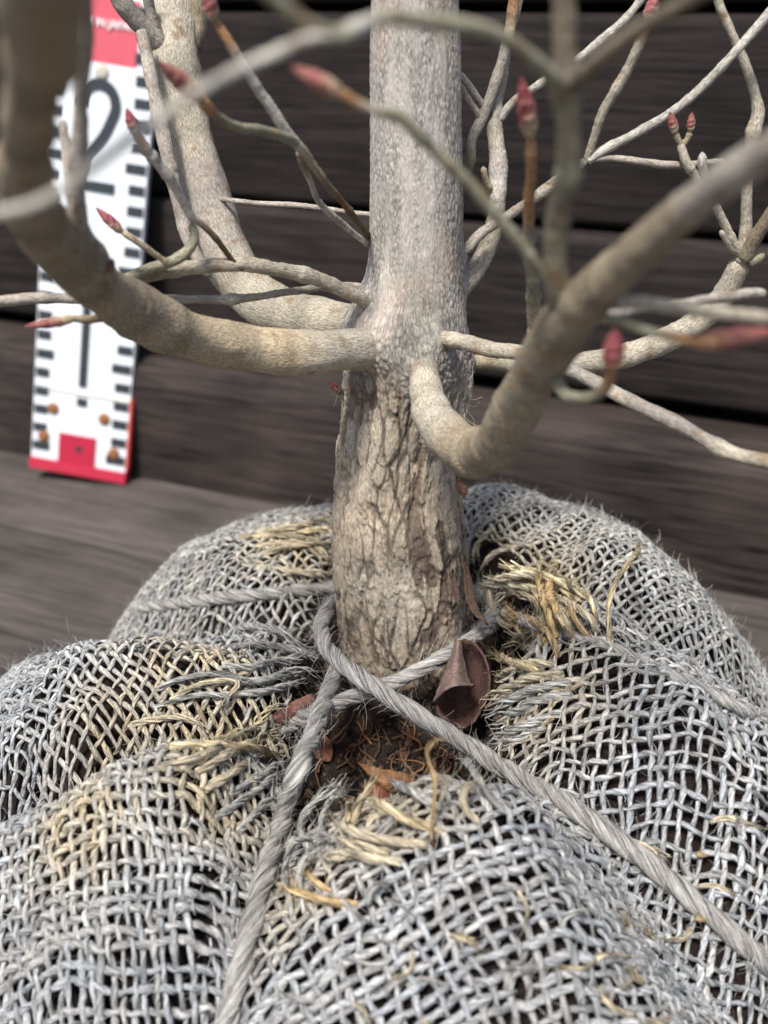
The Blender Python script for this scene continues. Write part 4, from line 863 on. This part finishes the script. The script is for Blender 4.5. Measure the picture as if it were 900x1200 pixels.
rope([(560, 700, .225, 0), (600, 722, -.6), (650, 740, -.9), (700, 752, -.3), (760, 778, .1), (820, 806, .1), (900, 846, .0), (960, 870, .0)], R0*.6, 5.2, TW*1.1, label='length lying in the valley on the right')
fuzz('loose_fibres', 5000, .002, .0065, .00005, tw_src, twine, up=.12)

# ================================================================ dead leaves and scraps in the neck
def sheet(grid, n=8):
    """smooth sheet through a grid of points"""
    G = np.array(grid, float); A = np.stack([crom(r, n) for r in G], 0); B = np.stack([crom(A[:, j], n) for j in range(A.shape[1])], 1); return B
def add_sheet(m_, B, col, col2, thk=.00025, seed=0.0, veins=True):
    a, b = B.shape[:2]; du = np.gradient(B, axis=0); dv = np.gradient(B, axis=1); N = np.cross(du, dv); N /= np.linalg.norm(N, axis=2)[..., None]+1e-12
    B = B + N*(.00018*fbm(B[..., 0]*1500+seed, B[..., 1]*1500, B[..., 2]*1500, 2, 7))[..., None]
    ii, jj = np.meshgrid(np.arange(a-1), np.arange(b-1), indexing='ij'); Q = np.stack([ii*b+jj, (ii+1)*b+jj, (ii+1)*b+jj+1, ii*b+jj+1], -1).reshape(-1, 4)
    V1 = (B+N*thk).reshape(-1, 3); V2 = (B-N*thk).reshape(-1, 3); m = a*b
    e = np.concatenate([np.arange(b), np.arange(1, a)*b+b-1, (a-1)*b+np.arange(b-2, -1, -1), np.arange(a-2, 0, -1)*b]); e2 = np.roll(e, -1)
    S_ = np.stack([e, e2, e2+m, e+m], 1)
    nz = fbm(V1[:, 0]*500, V1[:, 1]*500, V1[:, 2]*500+seed, 3, 9)[:, None]
    C1 = np.array(col)*(1+.25*nz); C2 = np.array(col2)*(1+.25*nz)
    m_.add(np.vstack([V1, V2]), np.vstack([Q, Q[:, ::-1]+m, S_]), None, np.clip(np.vstack([C1, C2]), .01, .8))
leaf = thing('curled_leaf', 'curled purplish-brown dead leaf standing against the foot of the trunk', 'leaf', tuple(at(540, 845, .178)))
m_ = MB()
add_sheet(m_, sheet([[at(536, 752, .1865), at(546, 750, .188), at(558, 756, .188), at(567, 768, .185)],
                     [at(526, 782, .184), at(543, 776, .190), at(563, 778, .189), at(574, 790, .183)],
                     [at(514, 812, .181), at(538, 812, .188), at(560, 812, .187), at(573, 812, .181)],
                     [at(512, 832, .179), at(532, 842, .184), at(552, 840, .184), at(563, 834, .180)],
                     [at(526, 846, .178), at(536, 852, .181), at(546, 853, .181), at(553, 848, .179)]]), (.085, .046, .038), (.08, .045, .038), seed=1)
m_.build('blade', M_leaf, leaf)
m_ = MB()
add_sheet(m_, sheet([[at(535, 751, .1865), at(537, 750, .1858), at(539, 751, .1862)],
                     [at(526, 776, .184), at(535, 776, .1812), at(544, 777, .184)],
                     [at(515, 803, .181), at(532, 796, .1762), at(551, 799, .181)],
                     [at(507, 824, .1788), at(528, 806, .1745), at(557, 804, .180)]]), (.175, .118, .10), (.11, .065, .05), seed=4)
m_.build('folded_edge', M_leaf, leaf)
def scrap(name, label, grid, col, col2, seed, group=None):
    m_ = MB(); add_sheet(m_, sheet(grid), col, col2, seed=seed); o = m_.build(name, M_leaf); o['label'] = label; o['category'] = 'leaf'
    return o
def hs(a, b, l): return hit(a, b, l*.001, SS)
scrap('dead_leaf', 'torn orange-brown dead leaf lying on the soil in front of the trunk', [[hs(418, 893, 5), hs(445, 901, 7), hs(470, 905, 6), hs(486, 910, 5)], [hs(428, 903, 6), hs(448, 915, 8), hs(468, 918, 7), hs(487, 920, 5)], [hs(438, 915, 4), hs(452, 926, 6), hs(468, 928, 5), hs(484, 926, 3)]], (.24, .12, .055), (.14, .06, .035), 2)
scrap('dead_leaf', 'dark reddish dead leaf half under the frayed front edge of the burlap', [[hs(432, 918, 4), hs(450, 922, 6), hs(465, 926, 5)], [hs(430, 932, 3), hs(448, 938, 5), hs(468, 936, 4)], [hs(438, 945, 2), hs(450, 948, 3), hs(462, 945, 2)]], (.14, .05, .03), (.10, .04, .03), 3)
scrap('dead_leaf', 'small purple-brown leaf scrap left of the knot under the twine', [[hit(318, 838, .002), hit(340, 824, .003), hit(366, 812, .003)], [hit(322, 844, .003), hit(346, 832, .004), hit(368, 820, .003)], [hit(328, 850, .002), hit(350, 840, .002), hit(368, 828, .002)]], (.17, .08, .065), (.12, .06, .05), 5)
scrap('dead_leaf', 'brown leaf scrap on the soil just right of the front twine', [[hs(368, 868, 3), hs(380, 862, 4), hs(388, 870, 3)], [hs(366, 880, 4), hs(378, 878, 5), hs(390, 882, 3)], [hs(372, 890, 2), hs(380, 892, 3), hs(388, 892, 2)]], (.22, .10, .06), (.15, .07, .05), 6)
# two shed seed husks on the right fold
for i, (a, b, lab) in enumerate(((824, 1000, 'tan seed husk lying on the right fold above the twine'), (823, 1075, 'tan seed husk lying right on the twine near the right edge'))):
    p = hit(a, b, .0012 if i == 0 else .0045); m_ = MB(); P = np.array([p+np.array([x*.0014, x*.0006, 0]) for x in np.linspace(-1, 1, 9)])
    tube(m_, P, .0009*np.sqrt(np.clip(1-np.linspace(-1, 1, 9)**2, .02, 1)), 10, (.24, .17, .09), flat=.6); o = m_.build('seed_husk', M_leaf); o['label'] = lab; o['category'] = 'husk'; o['group'] = 'shed seed husks'
